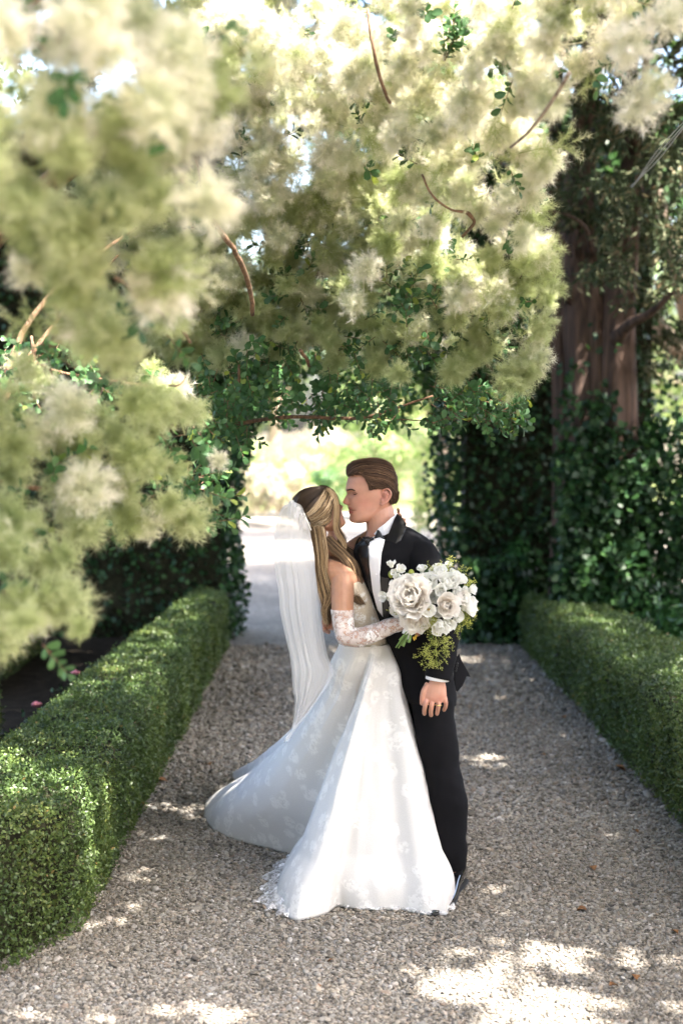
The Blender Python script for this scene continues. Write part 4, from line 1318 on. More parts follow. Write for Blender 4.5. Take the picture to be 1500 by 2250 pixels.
M_skin = skin_mat('skin')
M_hair_m = hair_mat('brown_hair', [(0, (.022, .012, .007)), (.45, (.065, .033, .018)), (.8, (.15, .08, .045)), (1, (.27, .16, .09))], .48)
M_hair_f = hair_mat('blonde_hair', [(0, (.028, .017, .010)), (.3, (.085, .05, .026)), (.6, (.30, .19, .095)), (.85, (.58, .42, .235)), (1, (.80, .65, .44))], .42)
M_wool = simple('black_wool', (.0045, .0045, .006), .85, .12, sheen=.015, bump=(900, .0006))
M_satin = simple('black_satin', (.005, .005, .007), .38, .4)
M_shirt = simple('white_shirt', (.80, .80, .84), .6, .3)
M_patent = simple('patent_leather', (.006, .006, .008), .06, .7, coat=1.0)
M_sole = simple('black_rubber', (.02, .02, .02), .6, .4)
M_gold = simple('gold', (.85, .58, .25), .22, .5, metal=1.0)
M_pearl = simple('crystal', (.85, .82, .78), .15, .8)
M_lash = simple('lash', (.03, .018, .012), .6, .3)


def head_soup(k, nose_k=1.22, fem=False, ear=(0, 0)):
    """head facing +X, ears at the origin; traced side profile lofted into slices"""
    U = .0002746 * k
    T = np.array([(160, 700, 900, .015), (180, 640, 1010, .035), (220, 560, 1080, .052), (280, 490, 1130, .064), (350, 455, 1165, .071), (450, 425, 1182, .076),
                  (520, 408, 1185, .077), (570, 402, 1185, .077), (610, 410, 1180, .0765), (640, 424, 1175, .075), (700, 434, 1160, .073), (760, 440, 1125, .070),
                  (820, 438, 1085, .067), (845, 432, 1060, .066), (865, 438, 1035, .065), (884, 456, 1015, .064), (903, 446, 995, .063), (930, 449, 965, .062), (962, 467, 930, .060), (1000, 458, 870, .056), (1035, 460, 800, .050),
                  (1060, 474, 740, .042), (1076, 500, 690, .030), (1085, 545, 640, .012)], float)
    if fem:
        T[:, 1] = T[:, 1] + np.interp(T[:, 0], [160, 520, 570, 600, 900, 1085], [0, 4, 10, 4, 6, 20])
        T[:, 3] *= .95
    Zs = np.concatenate([np.linspace(160, 280, 10), np.linspace(300, 780, 44), np.linspace(788, 1085, 60)])
    cols = [np.interp(Zs, T[:, 0], T[:, i]) for i in (1, 2, 3)]
    ker = np.exp(-np.linspace(-2.2, 2.2, 41) ** 2); ker /= ker.sum()
    zr = np.arange(160, 1086, 3.0); pr = np.interp(zr, T[:, 0], T[:, 1]); sm_ = np.convolve(np.pad(pr, 20, mode='edge'), ker, mode='valid')
    base_f = np.interp(Zs, zr, sm_); base_f = np.where(Zs < 500, cols[0], base_f); base_f = np.where(Zs > 1030, cols[0], base_f)
    nose = np.interp(Zs, [600, 640, 680, 720, 745, 762, 785, 800, 812, 822], [0, 0, 24, 46, 60, 66, 64, 48, 14, 0]) * nose_k
    nw = np.interp(Zs, [600, 680, 760, 800, 822], [.008, .0085, .013, .017, .016])
    K = 120
    th = np.linspace(0, 2 * math.pi, K, endpoint=False)
    rings = []
    for i, Z in enumerate(Zs):
        z = (700 - Z) * U
        xf = (900 - base_f[i]) * U; xdet = (base_f[i] - cols[0][i]) * U; xb = (900 - cols[1][i]) * U; w = cols[2][i] * k
        xc = min((900 - 850) * U, (xf + xb) / 2 + .02 * k) * (1 - np.clip((Z - 780) / 180, 0, 1)) + (xf + xb) / 2 * np.clip((Z - 780) / 180, 0, 1)
        c, s_ = np.cos(th), np.sin(th)
        pf = 1.0
        x = np.where(c > 0, xc + (xf - xc) * np.abs(c) ** .92, xc - (xc - xb) * np.abs(c) ** .95)
        y = w * np.sign(s_) * np.abs(s_) ** (.96)
        front = c > 0
        ay = np.abs(y) / k
        x = x + np.where(front, xdet * np.exp(-(ay / (.021 if Z > 800 else .03)) ** 3), 0)
        x = x + np.where(front, nose[i] * U * np.exp(-(ay / nw[i]) ** 2.4), 0)
        x = x + np.where(front, .0045 * k * np.exp(-((ay - .0135) / .005) ** 2 - ((Z - 792) / 22) ** 2), 0)
        x = x - np.where(front, .0115 * k * np.exp(-((ay - .030) / .016) ** 2 - ((Z - 640) / 42) ** 2), 0)
        x = x + np.where(front, .0030 * k * np.exp(-((ay - .028) / .018) ** 2 - ((Z - 583) / 20) ** 2), 0)
        x = x + np.where(front, .0050 * k * np.exp(-((ay - .030) / .0125) ** 2 - ((Z - 645) / 20) ** 2), 0)   # lid over eyeball
        x = x + np.where(front, .0035 * k * np.exp(-((ay - .045) / .016) ** 2 - ((Z - 745) / 55) ** 2), 0)    # cheekbone
        x = x - np.where(front, .0035 * k * np.exp(-((ay - .034) / .01) ** 2 - ((Z - 890) / 45) ** 2), 0)     # beside the mouth
        
        rings.append(np.stack([x, y, np.full(K, z)], 1))
    s = Soup()
    s.add(*loft(rings))
    for sg in (-1, 1):   # ears
        pts = [(930, 655), (921, 600), (955, 563), (1008, 566), (1044, 612), (1042, 672), (1004, 735), (955, 778), (915, 797), (893, 775)]
        P = np.array([[(900 - a + ear[0]) * U, 0, (700 - b - ear[1]) * U] for a, b in pts])
        off = np.array([.073, .078, .083, .087, .089, .088, .085, .081, .077, .073]) * k * (.95 if fem else 1)
        P[:, 1] = sg * off
        s.add(*tube(P, np.array([.0032, .0035, .0038, .0042, .0042, .0042, .0045, .0060, .0065, .004]) * k, 8, n=34))
        v, f = ellipsoid(((900 - 985 + ear[0]) * U, sg * .077 * k, (700 - 665 - ear[1]) * U), (.0165 * k, .0045 * k, .027 * k), 16, 10); s.add(v, f)
        v, f = ellipsoid(((900 - 930 + ear[0]) * U, sg * .076 * k, (700 - 735 - ear[1]) * U), (.009 * k, .006 * k, .012 * k), 12, 8); s.add(v, f)
        if fem: continue
        v, f = tube([[(900 - 945) * U, sg * .079 * k, (700 - 620) * U], [(900 - 990) * U, sg * .083 * k, (700 - 640) * U], [(900 - 985) * U, sg * .082 * k, (700 - 700) * U], [(900 - 940) * U, sg * .078 * k, (700 - 745) * U]], .003 * k, 7, n=14); s.add(v, f)
    return s


def finger(s, P, r0, r1, n=16):
    P = np.array(P, float)
    v, f = tube(P, np.linspace(r0, r1, len(P)), 10, n=n); s.add(v, f)
    v, f = ellipsoid(P[-1], (r1, r1, r1), 10, 8); s.add(v, f)


def ring_px(py, L, Rr, hd, Y, n=40, e=.9, tilt=0.0):
    """horizontal cloth/body slice between photo columns L..Rr at row py, half depth hd round distance Y"""
    a = vec(L, py, Y); b = vec(Rr, py + tilt, Y)
    c = (a + b) / 2; h = (b - a) / 2
    th = np.linspace(0, 2 * math.pi, n, endpoint=False)
    cs, sn = np.cos(th), np.sin(th)
    cx = np.sign(cs) * np.abs(cs) ** e; sy = np.sign(sn) * np.abs(sn) ** e
    return c + h[None] * cx[:, None] + np.array([0, 1, 0])[None] * (sy * hd)[:, None]


def loft_px(rows, n=40, m=None, e=.9, wob=0, seed=0, wscale=9):
    """rows: (py, L, R, halfdepth, Y[, tilt])"""
    A = np.array([r if len(r) == 6 else (*r, 0) for r in rows], float)
    if m: A = smooth_path(A, m)
    rings = [ring_px(*r[:5], n=n, e=e, tilt=r[5]) for r in A]
    if wob:
        allv = np.vstack(rings); cen = np.repeat(np.array([r.mean(0) for r in rings]), n, 0)
        d = unit((allv - cen) * [1, 1, 0])
        allv = allv + d * (noise3(allv * [1, 1, 1.6], wscale, seed) * wob)[:, None]
        rings = list(allv.reshape(len(rings), n, 3))
    return rings


def shell(name, rings, mat, parent, thick=.004, tint=None):
    """open-ended garment with an inner side"""
    n = len(rings[0]); m_ = len(rings)
    outer = np.vstack(rings); inner = []
    for r in rings:
        c = r.mean(0); inner.append(r - unit(r - c) * thick)
    inner = np.vstack(inner); k = len(outer)
    f = grid_faces(n, m_, True) + [tuple(q + k for q in reversed(ff)) for ff in grid_faces(n, m_, True)]
    for e, base in ((0, 0), (1, (m_ - 1) * n)):
        for j in range(n):
            a = base + j; b = base + (j + 1) % n
            f.append((a, a + k, b + k, b) if e == 0 else (a, b, b + k, a + k))
    return obj(name, np.vstack([outer, inner]), f, mat, parent)


def strands(guides, n, spread, r0, seed, tint=(.5, .15), sides=3, npts=12, wave=0.0, taper=.35, clump=.15, keep=(0, 1), stray=.02, root=0.0):
    """interpolate strands between neighbouring 3-D guide curves"""
    r = np.random.default_rng(seed)
    G = np.array([smooth_path(g, npts) for g in guides])
    s = Soup(); ng = len(G)
    VV = []; FF = []; TT = []; cnt = 0
    cl_t = r.normal(0, tint[1], 400)
    for i in range(n):
        u = r.uniform(0, ng - 1) if ng > 1 else 0
        a = min(int(u), ng - 2) if ng > 1 else 0; fr = u - a
        P = G[a] * (1 - fr) + G[a + 1] * fr if ng > 1 else G[0].copy()
        o1 = r.normal(0, 1, 3) * spread; o2 = r.normal(0, 1, 3) * spread * (3.5 if r.uniform() < stray else 1)
        t = np.linspace(0, 1, npts)[:, None]
        P = P + o1 * (1 - t) + o2 * t
        if wave:
            ph = fr * 3 + a; T_ = np.gradient(P, axis=0)
            P = P + wave * np.sin(t * 9 + ph + r.normal(0, .25)) * np.array([1, .5, 0]) * t
        e = int(npts * r.uniform(.86, 1.0)); P = P[:max(4, e)]
        rad = r0 * r.uniform(.7, 1.3) * np.interp(np.linspace(0, 1, len(P)), [0, .1, .7, 1], [.8, 1, .85, taper * .5])
        v, f = tube(P, rad, sides, cap=False)
        ci = int(u * 14) % 400
        tv = tint[0] + cl_t[ci] + r.normal(0, tint[1] * .6)
        VV.append(v); FF.append(np.array(f) + cnt); cnt += len(v); TT.append(np.clip(tv + root * (1 - np.repeat(np.linspace(0, 1, len(P)), sides) / .35).clip(0, 1), 0, 1))
    return np.vstack(VV), np.vstack(FF), np.concatenate(TT)


# ================================================================== GROOM
groom = empty('person', (.50, 5.9, 0))
tag(groom, 'man in black tuxedo and bow tie leaning in, eyes lowered, arm hanging down', 'person', 'couple embracing on the path')
Z2 = lambda X, Z, Y=YC: vec(700 + X / 6.818, 990 + Z / 6.818, Y)
gb = Soup()
hs_ = head_soup(1.0)
HO = Z2(900, 700)
HV = np.vstack(hs_.v); HV = HV * [-1, 1, 1]
yaw = R(4); cs, sn = math.cos(yaw), math.sin(yaw)
HV = np.stack([HV[:, 0] * cs - HV[:, 1] * sn, HV[:, 0] * sn + HV[:, 1] * cs, HV[:, 2]], 1) + HO
gb.add(HV, [f[::-1] for f in hs_.f])
neck = [Z2(900, 760), Z2(908, 860), Z2(918, 960), Z2(932, 1080), Z2(950, 1190), Z2(985, 1330)]
gb.add(*tube(neck, [(.044, .040), (.056, .054), (.0595, .060), (.061, .061), (.067, .068), (.10, .11)], 20, n=18))
v, f = tube([Z2(800, 1110), Z2(845, 1190, YC - .01)], [.011, .013], 8, n=6); gb.add(v, f)     # throat
# torso, hips, legs under the clothes
gb.add(*loft(loft_px([(1172, 835, 905, .09, YC), (1200, 805, 935, .17, YC), (1250, 800, 955, .17, YC), (1330, 830, 965, .14, YC), (1400, 862, 972, .13, YC), (1480, 885, 982, .14, YC), (1545, 912, 985, .14, YC), (1570, 925, 980, .11, YC)], n=28)))
for dy, dx in ((-.06, 0), (.08, -34)):
    P = [vec(952 + dx, 1545, YC + dy), vec(963 + dx, 1650, YC + dy), vec(980 + dx, 1760, YC + dy * .7), vec(988 + dx, 1850, YC + dy * .4), vec(992 + dx, 1905, YC + .02), vec(993 + dx, 1922, YC + .03)]
    P = [p + np.array([0, .13 if dy > 0 and i > 2 else 0, 0]) for i, p in enumerate(P)]
    gb.add(*tube(P, [.070, .056, .046, .042, .034, .033], 16, n=20))
    gb.add(*tube([P[-1], P[-1] + np.array([-.02, -.02, -.03]), P[-1] + np.array([-.05, -.07, -.05])], [.028, .026, .016], 10, n=8))
# near arm and hand
AR = [(908, 1228, 5.76), (936, 1255, 5.68), (958, 1300, 5.64), (970, 1350, 5.62), (972, 1400, 5.60), (967, 1440, 5.59), (962, 1480, 5.585), (961, 1503, 5.58)]
gb.add(*tube([vec(*p) for p in AR], [(.040, .040), (.048, .048), (.047, .047), (.042, .042), (.040, .040), (.034, .034), (.029, .024), (.029, .022)], 16, n=24))
HY = 5.57
gb.add(*tube([vec(961, 1492, HY), vec(959, 1510, HY), vec(957, 1528, HY - .004), vec(956, 1541, HY)], [(.028, .021), (.038, .020), (.043, .018), (.040, .014)], 18, n=12))
for (a, b, c, d, r_f) in (((937.5, 1532), (934.5, 1547), (932, 1560), (932, 1568), .0104), ((950, 1534), (948, 1549), (946, 1562), (946.5, 1571), .0108), ((963, 1534), (963, 1548), (961, 1560), (959.5, 1568), .0102), ((976, 1530), (979, 1543), (978, 1553), (975, 1560), .0092)):
    finger(gb, [vec(*a, HY), vec(*b, HY - .008), vec(*c, HY + .003), vec(*d, HY + .022)], r_f, r_f * .84)
finger(gb, [vec(941, 1502, HY + .005), vec(931, 1519, HY - .002), vec(927.5, 1535, HY - .002), vec(926.5, 1545, HY + .006)], .0135, .0095)
# far arm round the bride's back, fingers showing behind her hair
FA = [(815, 1212, 6.03), (790, 1265, 6.08), (770, 1330, 6.05), (740, 1365, 5.97), (718, 1370, 5.86)]
gb.add(*tube([vec(*p) for p in FA], [.055, .05, .044, .034, .026], 14, n=20))
for q in range(4):
    finger(gb, [vec(722, 1362 + q * 9, 5.90), vec(713, 1352 + q * 11, 5.84), vec(712, 1345 + q * 12, 5.80)], .0095, .008)
me = remesh(gb, .0027, 3, .5)
V = coords(me)
sk = np.array([.45, .235, .165])
tc_ = np.repeat(sk[None], len(V), 0)


def paint(c, rad, col, amt=1.0, power=2):
    d = np.linalg.norm((V - c) / np.array(rad), axis=1)
    w = np.clip(np.exp(-d ** power) * amt, 0, 1)[:, None]
    tc_[:] = tc_ * (1 - w) + np.array(col) * w


for (X, Z, rx, rz, col, amt) in ((690, 780, 150, 110, (.50, .20, .15), .55), (385, 770, 50, 45, (.52, .19, .15), .6), (985, 660, 85, 130, (.52, .19, .15), .6),
                                 (560, 470, 130, 90, (.46, .22, .16), .3), (500, 1010, 90, 60, (.42, .22, .16), .4)):
    paint(Z2(X, Z), (rx * .000275, .3, rz * .000275), col, amt)
for (X, Z, rx, rz, col) in ((455, 862, 46, 20, (.30, .07, .07)), (470, 916, 46, 22, (.34, .085, .08)), (500, 884, 62, 7, (.09, .025, .025))):
    paint(Z2(X, Z), (rx * .000275, .3, rz * .000275), col, .95, 4)
paint(Z2(965, 675), (.0085, .3, .017), (.22, .075, .055), .75, 3)  # ear hollow, nostril, underjaw and eye socket darkened: shade painted into skin
paint(Z2(455, 800), (.006, .3, .003), (.20, .07, .05), .7, 2)
paint(Z2(700, 1075), (.035, .3, .010), (.34, .17, .12), .35, 2)
paint(Z2(530, 655), (.016, .3, .007), (.34, .16, .125), .5, 2)
hand_c = vec(957, 1540, HY)
paint(hand_c + np.array([0, 0, .01]), (.06, .06, .022), (.52, .22, .17), .5)
tc_ = np.clip(tc_, 0, 1)
set_tint(me, tc_); me.materials.append(M_skin)
link('body', me, groom)


def on_face(X, Z, V=V, off=.0008):
    """point on the camera-side skin of the head at trace coordinates"""
    p = Z2(X, Z)
    m_ = (np.abs(V[:, 0] - p[0]) < .006) & (np.abs(V[:, 2] - p[2]) < .006)
    y = V[m_, 1].min() if m_.any() else p[1]
    return np.array([p[0], y - off, p[2]])


# closed eye: lash line, brow
s = Soup()
s.add(*tube([on_face(508, 636), on_face(530, 645), on_face(555, 640), on_face(572, 630)], [.0008, .0020, .0019, .0009], 6, n=10))
s.add(*tube([on_face(500, 618), on_face(528, 612), on_face(560, 616)], [.0004, .0007, .0004], 5, n=8))
s.obj('eyelashes', M_lash, groom)
s = Soup(); r2 = random.Random(4)
for q in range(90):
    t = (q % 46) / 45; X = 418 + 110 * t; Z = 590 - 22 * math.sin(t * 2.4) + 12 * t + r2.uniform(-9, 9)
    a = on_face(X, Z, off=.0006); b = on_face(X + 20, Z - 6 + 10 * t, off=.0012)
    s.add(*tube([a, b], [.0008, .0004], 3, cap=False), t=.12)
s.obj('eyebrow', M_hair_m, groom)
s = Soup()
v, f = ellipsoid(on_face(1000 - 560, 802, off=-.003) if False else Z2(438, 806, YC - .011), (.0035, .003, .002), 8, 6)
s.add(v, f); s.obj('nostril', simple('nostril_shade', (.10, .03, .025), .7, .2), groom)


# hair
def gshell(X, Z, side=-1, k=1.0):
    rx, rz = 412, 370 if Z < 480 else 500
    q = abs((X - 810) / rx) ** 2.5 + abs((Z - 480) / rz) ** 2.5
    y = .0845 * k * max(0, 1 - q) ** .5
    return Z2(X, Z, YC + side * y)


GH = [[(440, 345), (425, 270), (480, 185), (620, 140), (820, 120), (1010, 148), (1150, 250)],
      [(436, 362), (450, 280), (560, 205), (720, 175), (900, 180), (1070, 225), (1190, 370)],
      [(445, 378), (520, 310), (640, 262), (800, 250), (980, 285), (1120, 360), (1208, 500)],
      [(520, 352), (620, 318), (740, 322), (880, 335), (1040, 380), (1150, 470), (1205, 620)],
      [(620, 335), (700, 385), (820, 420), (960, 440), (1080, 500), (1165, 600), (1190, 720)],
      [(690, 380), (760, 455), (860, 485), (980, 505), (1080, 575), (1150, 680), (1165, 800)],
      [(715, 440), (780, 520), (880, 535), (985, 550), (1060, 620), (1115, 730), (1130, 845)],
      [(800, 520), (870, 560), (960, 562), (1030, 590), (1055, 680), (1070, 780), (1105, 835)]]
hv = []; hf = []; ht = []; c_ = 0
for side in (-1, 1):
    G = [[gshell(x, z, side) for x, z in g] for g in GH]
    v, f, t = strands(G, 2600 if side < 0 else 900, .0024, .0007, 21 + side, tint=(.48, .26), npts=12, clump=.2, stray=.07)
    hv.append(v); hf.append(f + c_); ht.append(t); c_ += len(v)
    SB = [[(722, 450), (745, 540), (762, 628)], [(770, 500), (775, 560), (778, 622)], [(830, 520), (815, 560), (800, 612)], [(900, 530), (880, 560), (855, 590)]]
    v, f, t = strands([[gshell(x, z, side, .97) for x, z in g] for g in SB], 220, .0012, .0009, 31 + side, tint=(.3, .15), npts=6)
    hv.append(v); hf.append(f + c_); ht.append(t); c_ += len(v)
    NB = [[(1050, 640), (1060, 720), (1075, 800)], [(1100, 640), (1110, 740), (1115, 835)], [(1160, 640), (1160, 740), (1150, 820)], [(1195, 620), (1190, 700), (1170, 780)]]
    v, f, t = strands([[gshell(x, z, side, .98) for x, z in g] for g in NB], 900, .0018, .0009, 41 + side, tint=(.38, .15), npts=6)
    hv.append(v); hf.append(f + c_); ht.append(t); c_ += len(v)
from mathutils.geometry import intersect_point_tri_2d


def inpoly(x, y, P):
    c = False; n_ = len(P); j = n_ - 1
    for i in range(n_):
        if (P[i][1] > y) != (P[j][1] > y) and x < (P[j][0] - P[i][0]) * (y - P[i][1]) / (P[j][1] - P[i][1]) + P[i][0]: c = not c
        j = i
    return c


HP = [(436, 375), (428, 290), (480, 190), (620, 150), (820, 132), (1000, 158), (1130, 240), (1195, 380), (1205, 520), (1180, 720), (1130, 838), (1080, 800), (1048, 720), (1045, 600), (960, 545), (880, 560), (800, 610), (748, 615), (735, 520), (700, 400), (620, 345), (520, 350)]
for side in (-1, 1):
    nx, nz = 64, 60; vid = {}; vv = []; ff = []
    for i in range(nx + 1):
        for j in range(nz + 1):
            X = 420 + 795 * i / nx; Z = 125 + 720 * j / nz
            if inpoly(X, Z, HP): vid[(i, j)] = len(vv); vv.append(gshell(810 + (X - 810) * .975, 480 + (Z - 480) * .975, side, .94) - np.array([0, side * .002, 0]))
    for (i, j) in list(vid):
        q = [(i, j), (i + 1, j), (i + 1, j + 1), (i, j + 1)]
        if all(k_ in vid for k_ in q): ff.append([vid[k_] for k_ in q])
    vv = np.array(vv)
    F = np.array(ff); hv.append(vv); hf.append(F + c_); ht.append(np.full(len(vv), .18)); c_ += len(vv)
obj('hair', np.vstack(hv), np.vstack(hf), M_hair_m, groom, tint=np.concatenate(ht))

# ---- tuxedo
JR = [(1158, 862, 900, .055, YC), (1168, 836, 916, .10, YC), (1182, 806, 938, .155, YC), (1200, 784, 955, .19, YC), (1225, 777, 966, .20, YC), (1260, 785, 972, .19, YC), (1300, 800, 974, .175, YC), (1350, 822, 978, .16, YC),
      (1400, 845, 985, .152, YC), (1440, 858, 992, .152, YC), (1480, 867, 999, .158, YC), (1520, 882, 1003, .165, YC), (1546, 902, 1000, .165, YC, -6)]
jr = loft_px(JR, n=56, m=60, e=.86, wob=.007, seed=3, wscale=7)
shell('jacket', jr, M_wool, groom, .005)


def jy(px, py):
    """distance of the jacket's camera-side front at a photo position"""
    A = np.array([r[:5] for r in JR], float)
    L_ = np.interp(py, A[:, 0], A[:, 1]); R_ = np.interp(py, A[:, 0], A[:, 2]); hd = np.interp(py, A[:, 0], A[:, 3])
    q = np.clip(abs((px - (L_ + R_) / 2) / ((R_ - L_) / 2)), 0, 1)
    e = .86
    return YC - hd * (1 - q ** (2 / e)) ** (e / 2)


def patch(name, poly, yf, off, thick, mat, parent, step=4.0, bulge=0.0, smooth=True):
    """cloth piece cut to a polygon (photo px) and laid on a surface, with real thickness"""
    pts = [Vector(p) for p in poly]
    nb = len(pts); xs = [p[0] for p in poly]; ys = [p[1] for p in poly]
    x = min(xs)
    while x < max(xs):
        y = min(ys)
        while y < max(ys):
            if inpoly(x, y, poly): pts.append(Vector((x, y)))
            y += step
        x += step
    edges = [(i, (i + 1) % nb) for i in range(nb)]
    vs, es, fs, *_ = delaunay_2d_cdt(pts, edges, [], 1, 1e-4)
    cx = sum(xs) / nb; cy = sum(ys) / nb
    front = []; back = []
    for p in vs:
        y0 = yf(p.x, p.y) - off
        front.append(vec(p.x, p.y, y0)); back.append(vec(p.x, p.y, y0 + thick))
    k = len(vs)
    f = [list(q) for q in fs] + [[i + k for i in reversed(q)] for q in fs]
    from collections import Counter
    ec = Counter()
    for q in fs:
        for i in range(len(q)): ec[(q[i], q[(i + 1) % len(q)])] += 1
    for (a, b) in list(ec):
        if (b, a) not in ec: f.append([b, a, a + k, b + k])
    return obj(name, np.array(front + back), f, mat, parent, smooth=smooth)


def dense(poly, n=40):
    P = smooth_path(np.array(poly + [poly[0]], float), n)[:-1]
    return [tuple(p) for p in P]


# shirt front, collar, lapels, bow tie
shirt = patch('shirt', [(812, 1185), (826, 1176), (845, 1186), (838, 1215), (834, 1262), (837, 1300), (841, 1356), (829, 1340), (818, 1300), (811, 1240), (809, 1205)], jy, .010, .006, M_shirt, groom)
for (X, Y_) in ((827, 1222), (826, 1262)):
    v, f = ellipsoid(vec(X, Y_, jy(X, Y_) - .0115), (.004, .002, .004), 10, 6); obj('shirt_stud', v, f, M_shirt, shirt)
# collar standing round the neck
cr = []
for i in range(33):
    a = 2 * math.pi * i / 32
    tp = Z2(960, 1010); 
    pass
th = np.linspace(0, 2 * math.pi, 40, endpoint=False)
def tilt_ring(front, back, hw):
    f_, b_ = Z2(*front), Z2(*back); c = (f_ + b_) / 2; h = (b_ - f_) / 2
    return c + h[None] * np.cos(th)[:, None] + np.array([0, 1, 0])[None] * (np.sin(th) * hw)[:, None]
col_r = [tilt_ring((812, 1340), (1235, 1120), .074), tilt_ring((806, 1290), (1215, 1060), .0735), tilt_ring((800, 1250), (1195, 1000), .0725), tilt_ring((795, 1235), (1182, 940), .0705)]
shell('collar', [np.array(q) for q in col_r], M_shirt, groom, .0025)
Cx = lambda px, py: min(jy(px, py), 5.775 + abs(px - 850) * .0004)
patch('collar_wing', [(821, 1173), (832, 1160), (846, 1150), (858, 1139), (868, 1131), (872, 1128), (874, 1136), (862, 1160), (850, 1178), (843, 1188), (836, 1178), (826, 1178)], lambda x, y: np.interp(x, [815, 845, 872], [5.79, 5.765, 5.80]), .012, .004, M_shirt, groom)
lap = lambda x, y: np.interp(y, [1125, 1150, 1185, 1215, 1360], [5.785, 5.745, 5.695, 5.668, 5.70]) if x > 820 else jy(x, y)
lapy = lambda x, y: np.interp(y, [1125, 1150, 1180, 1210, 1250, 1300, 1370], [5.795, 5.765, 5.715, 5.68, 5.675, 5.685, 5.705]) + .00055 * abs(x - np.interp(y, [1130, 1180, 1230, 1360], [880, 875, 855, 850]))
patch('lapel', dense([(872, 1129), (879, 1134), (892, 1153), (887, 1172), (877, 1195), (869, 1227), (865, 1263), (861, 1310), (855, 1350), (846, 1364), (841, 1340), (837, 1300), (834, 1262), (836, 1225), (845, 1193), (857, 1162), (866, 1140)], 70), lapy, .017, .006, M_satin, groom)
patch('lapel', dense([(800, 1180), (808, 1188), (810, 1205), (809, 1235), (813, 1268), (818, 1302), (812, 1296), (800, 1258), (790, 1225), (786, 1205), (792, 1188)], 50), jy, .010, .006, M_satin, groom)
# bow tie
bt = empty('bow_tie', vec(820, 1188, 5.745)); bt.parent = groom; bt.matrix_parent_inverse = Matrix.Translation(groom.location).inverted()
def wing(name, outline, Yc):
    s = Soup(); P = np.array(outline, float); c = P.mean(0)
    n_ = len(P); rings = []
    for k_, (sc_, dy) in enumerate(((.02, -.016), (.45, -.015), (.8, -.010), (1.0, 0), (.8, .010), (.02, .014))):
        rings.append(np.array([vec(c[0] + (p[0] - c[0]) * sc_, c[1] + (p[1] - c[1]) * sc_, Yc + dy + .003 * math.sin(i * 2.2)) for i, p in enumerate(P)]))
    v, f = loft(rings); o = obj(name, v, f, M_satin, groom); return o
wing('bow_tie_wing', dense([(819, 1186), (811, 1179), (804, 1179), (796, 1180), (792, 1185), (800, 1189), (803, 1197), (809, 1203), (815, 1204), (820, 1196)], 30), 5.735)
wing('bow_tie_wing', dense([(821, 1184), (826, 1171), (829, 1164), (836, 1169), (840, 1178), (846, 1184), (845, 1191), (836, 1192), (828, 1192), (822, 1192)], 30), 5.73)
v, f = ellipsoid(vec(820.5, 1188, 5.722), (.010, .009, .013), 14, 10); obj('bow_tie_knot', v, f, M_satin, groom)
bpy.data.objects.remove(bt)

# sleeve
SL = [((898, 1205, 5.80), .045), ((920, 1218, 5.73), .066), ((938, 1250, 5.68), .072), ((960, 1300, 5.645), .065), ((972, 1350, 5.625), .061), ((975, 1400, 5.605), .0585), ((970, 1445, 5.59), .056), ((961, 1490, 5.58), .054)]
P = np.array([vec(*p) for p, _ in SL]); rd = np.array([q for _, q in SL])
v, f = tube(P, rd, 30, n=60, cap=False)
axis = smooth_path(P, 60); ax = np.repeat(axis, 30, 0)
d = unit(v - ax)
zf = (v[:, 2] - v[:, 2].min()) / (v[:, 2].max() - v[:, 2].min())
v = v + d * ((noise3(v * [1, 1, 2.2], 7, 12) * .006 + .0045 * np.sin(v[:, 2] * 95 + v[:, 0] * 40) * np.exp(-((v[:, 2] - vec(972, 1352, 5.62)[2]) / .07) ** 2))[:, None])
shell('sleeve', list(v.reshape(60, 30, 3)), M_wool, groom, .004)
P2 = np.array([vec(962, 1478, 5.58), vec(960, 1493.5, 5.58)])
v, f = tube(P2, [.047, .047], 28, n=4, cap=False); shell('shirt_cuff', list(v.reshape(4, 28, 3)), M_shirt, groom, .002)
# far sleeve round the bride
P = np.array([vec(820, 1205, 6.0), vec(795, 1250, 6.07), vec(778, 1310, 6.07), vec(755, 1350, 6.02)])
v, f = tube(P, [.078, .068, .058, .05], 24, n=24, cap=False); shell('sleeve', list(v.reshape(24, 24, 3)), M_wool, groom, .004)
# cuff buttons, back vent flap
for q in range(4):
    v, f = ellipsoid(vec(1004.5 - q * 1.2, 1458 + q * 5.2, 5.565), (.0045, .003, .0045), 10, 6); obj('sleeve_button', v, f, M_satin, groom)
patch('jacket_vent', [(1008, 1436), (1014, 1452), (1024, 1470), (1033, 1487), (1024, 1486), (1022, 1492), (1016, 1506), (1004, 1520), (996, 1512), (996, 1470), (1002, 1444)], lambda x, y: 5.80 + (x - 1000) * .0015, 0, .008, M_wool, groom, step=5)
# trousers
def leg(rows, wob, seed, Y_): 
    rr_ = loft_px([(a, b, c, d_, Y_ + e_) for a, b, c, d_, e_ in rows], n=36, m=60, e=.95, wob=wob, seed=seed, wscale=6)
    return rr_
tr = Soup()
r1 = leg([(1505, 905, 998, .12, -.03), (1545, 902, 1000, .105, -.07), (1600, 908, 1003, .095, -.08), (1660, 918, 1006, .088, -.08), (1720, 935, 1021, .082, -.07), (1790, 946, 1025, .078, -.05), (1850, 952, 1022, .074, -.02), (1904, 958, 1019, .070, .02)], .010, 5, YC)
v, f = loft(r1); tr.add(v, f)
r1 = leg([(1505, 880, 970, .12, .05), (1600, 878, 965, .095, .09), (1720, 905, 985, .082, .11), (1850, 920, 988, .07, .15), (1900, 925, 985, .068, .16)], .005, 6, YC)
v, f = loft(r1); tr.add(v, f)
tr.obj('trousers', M_wool, groom)


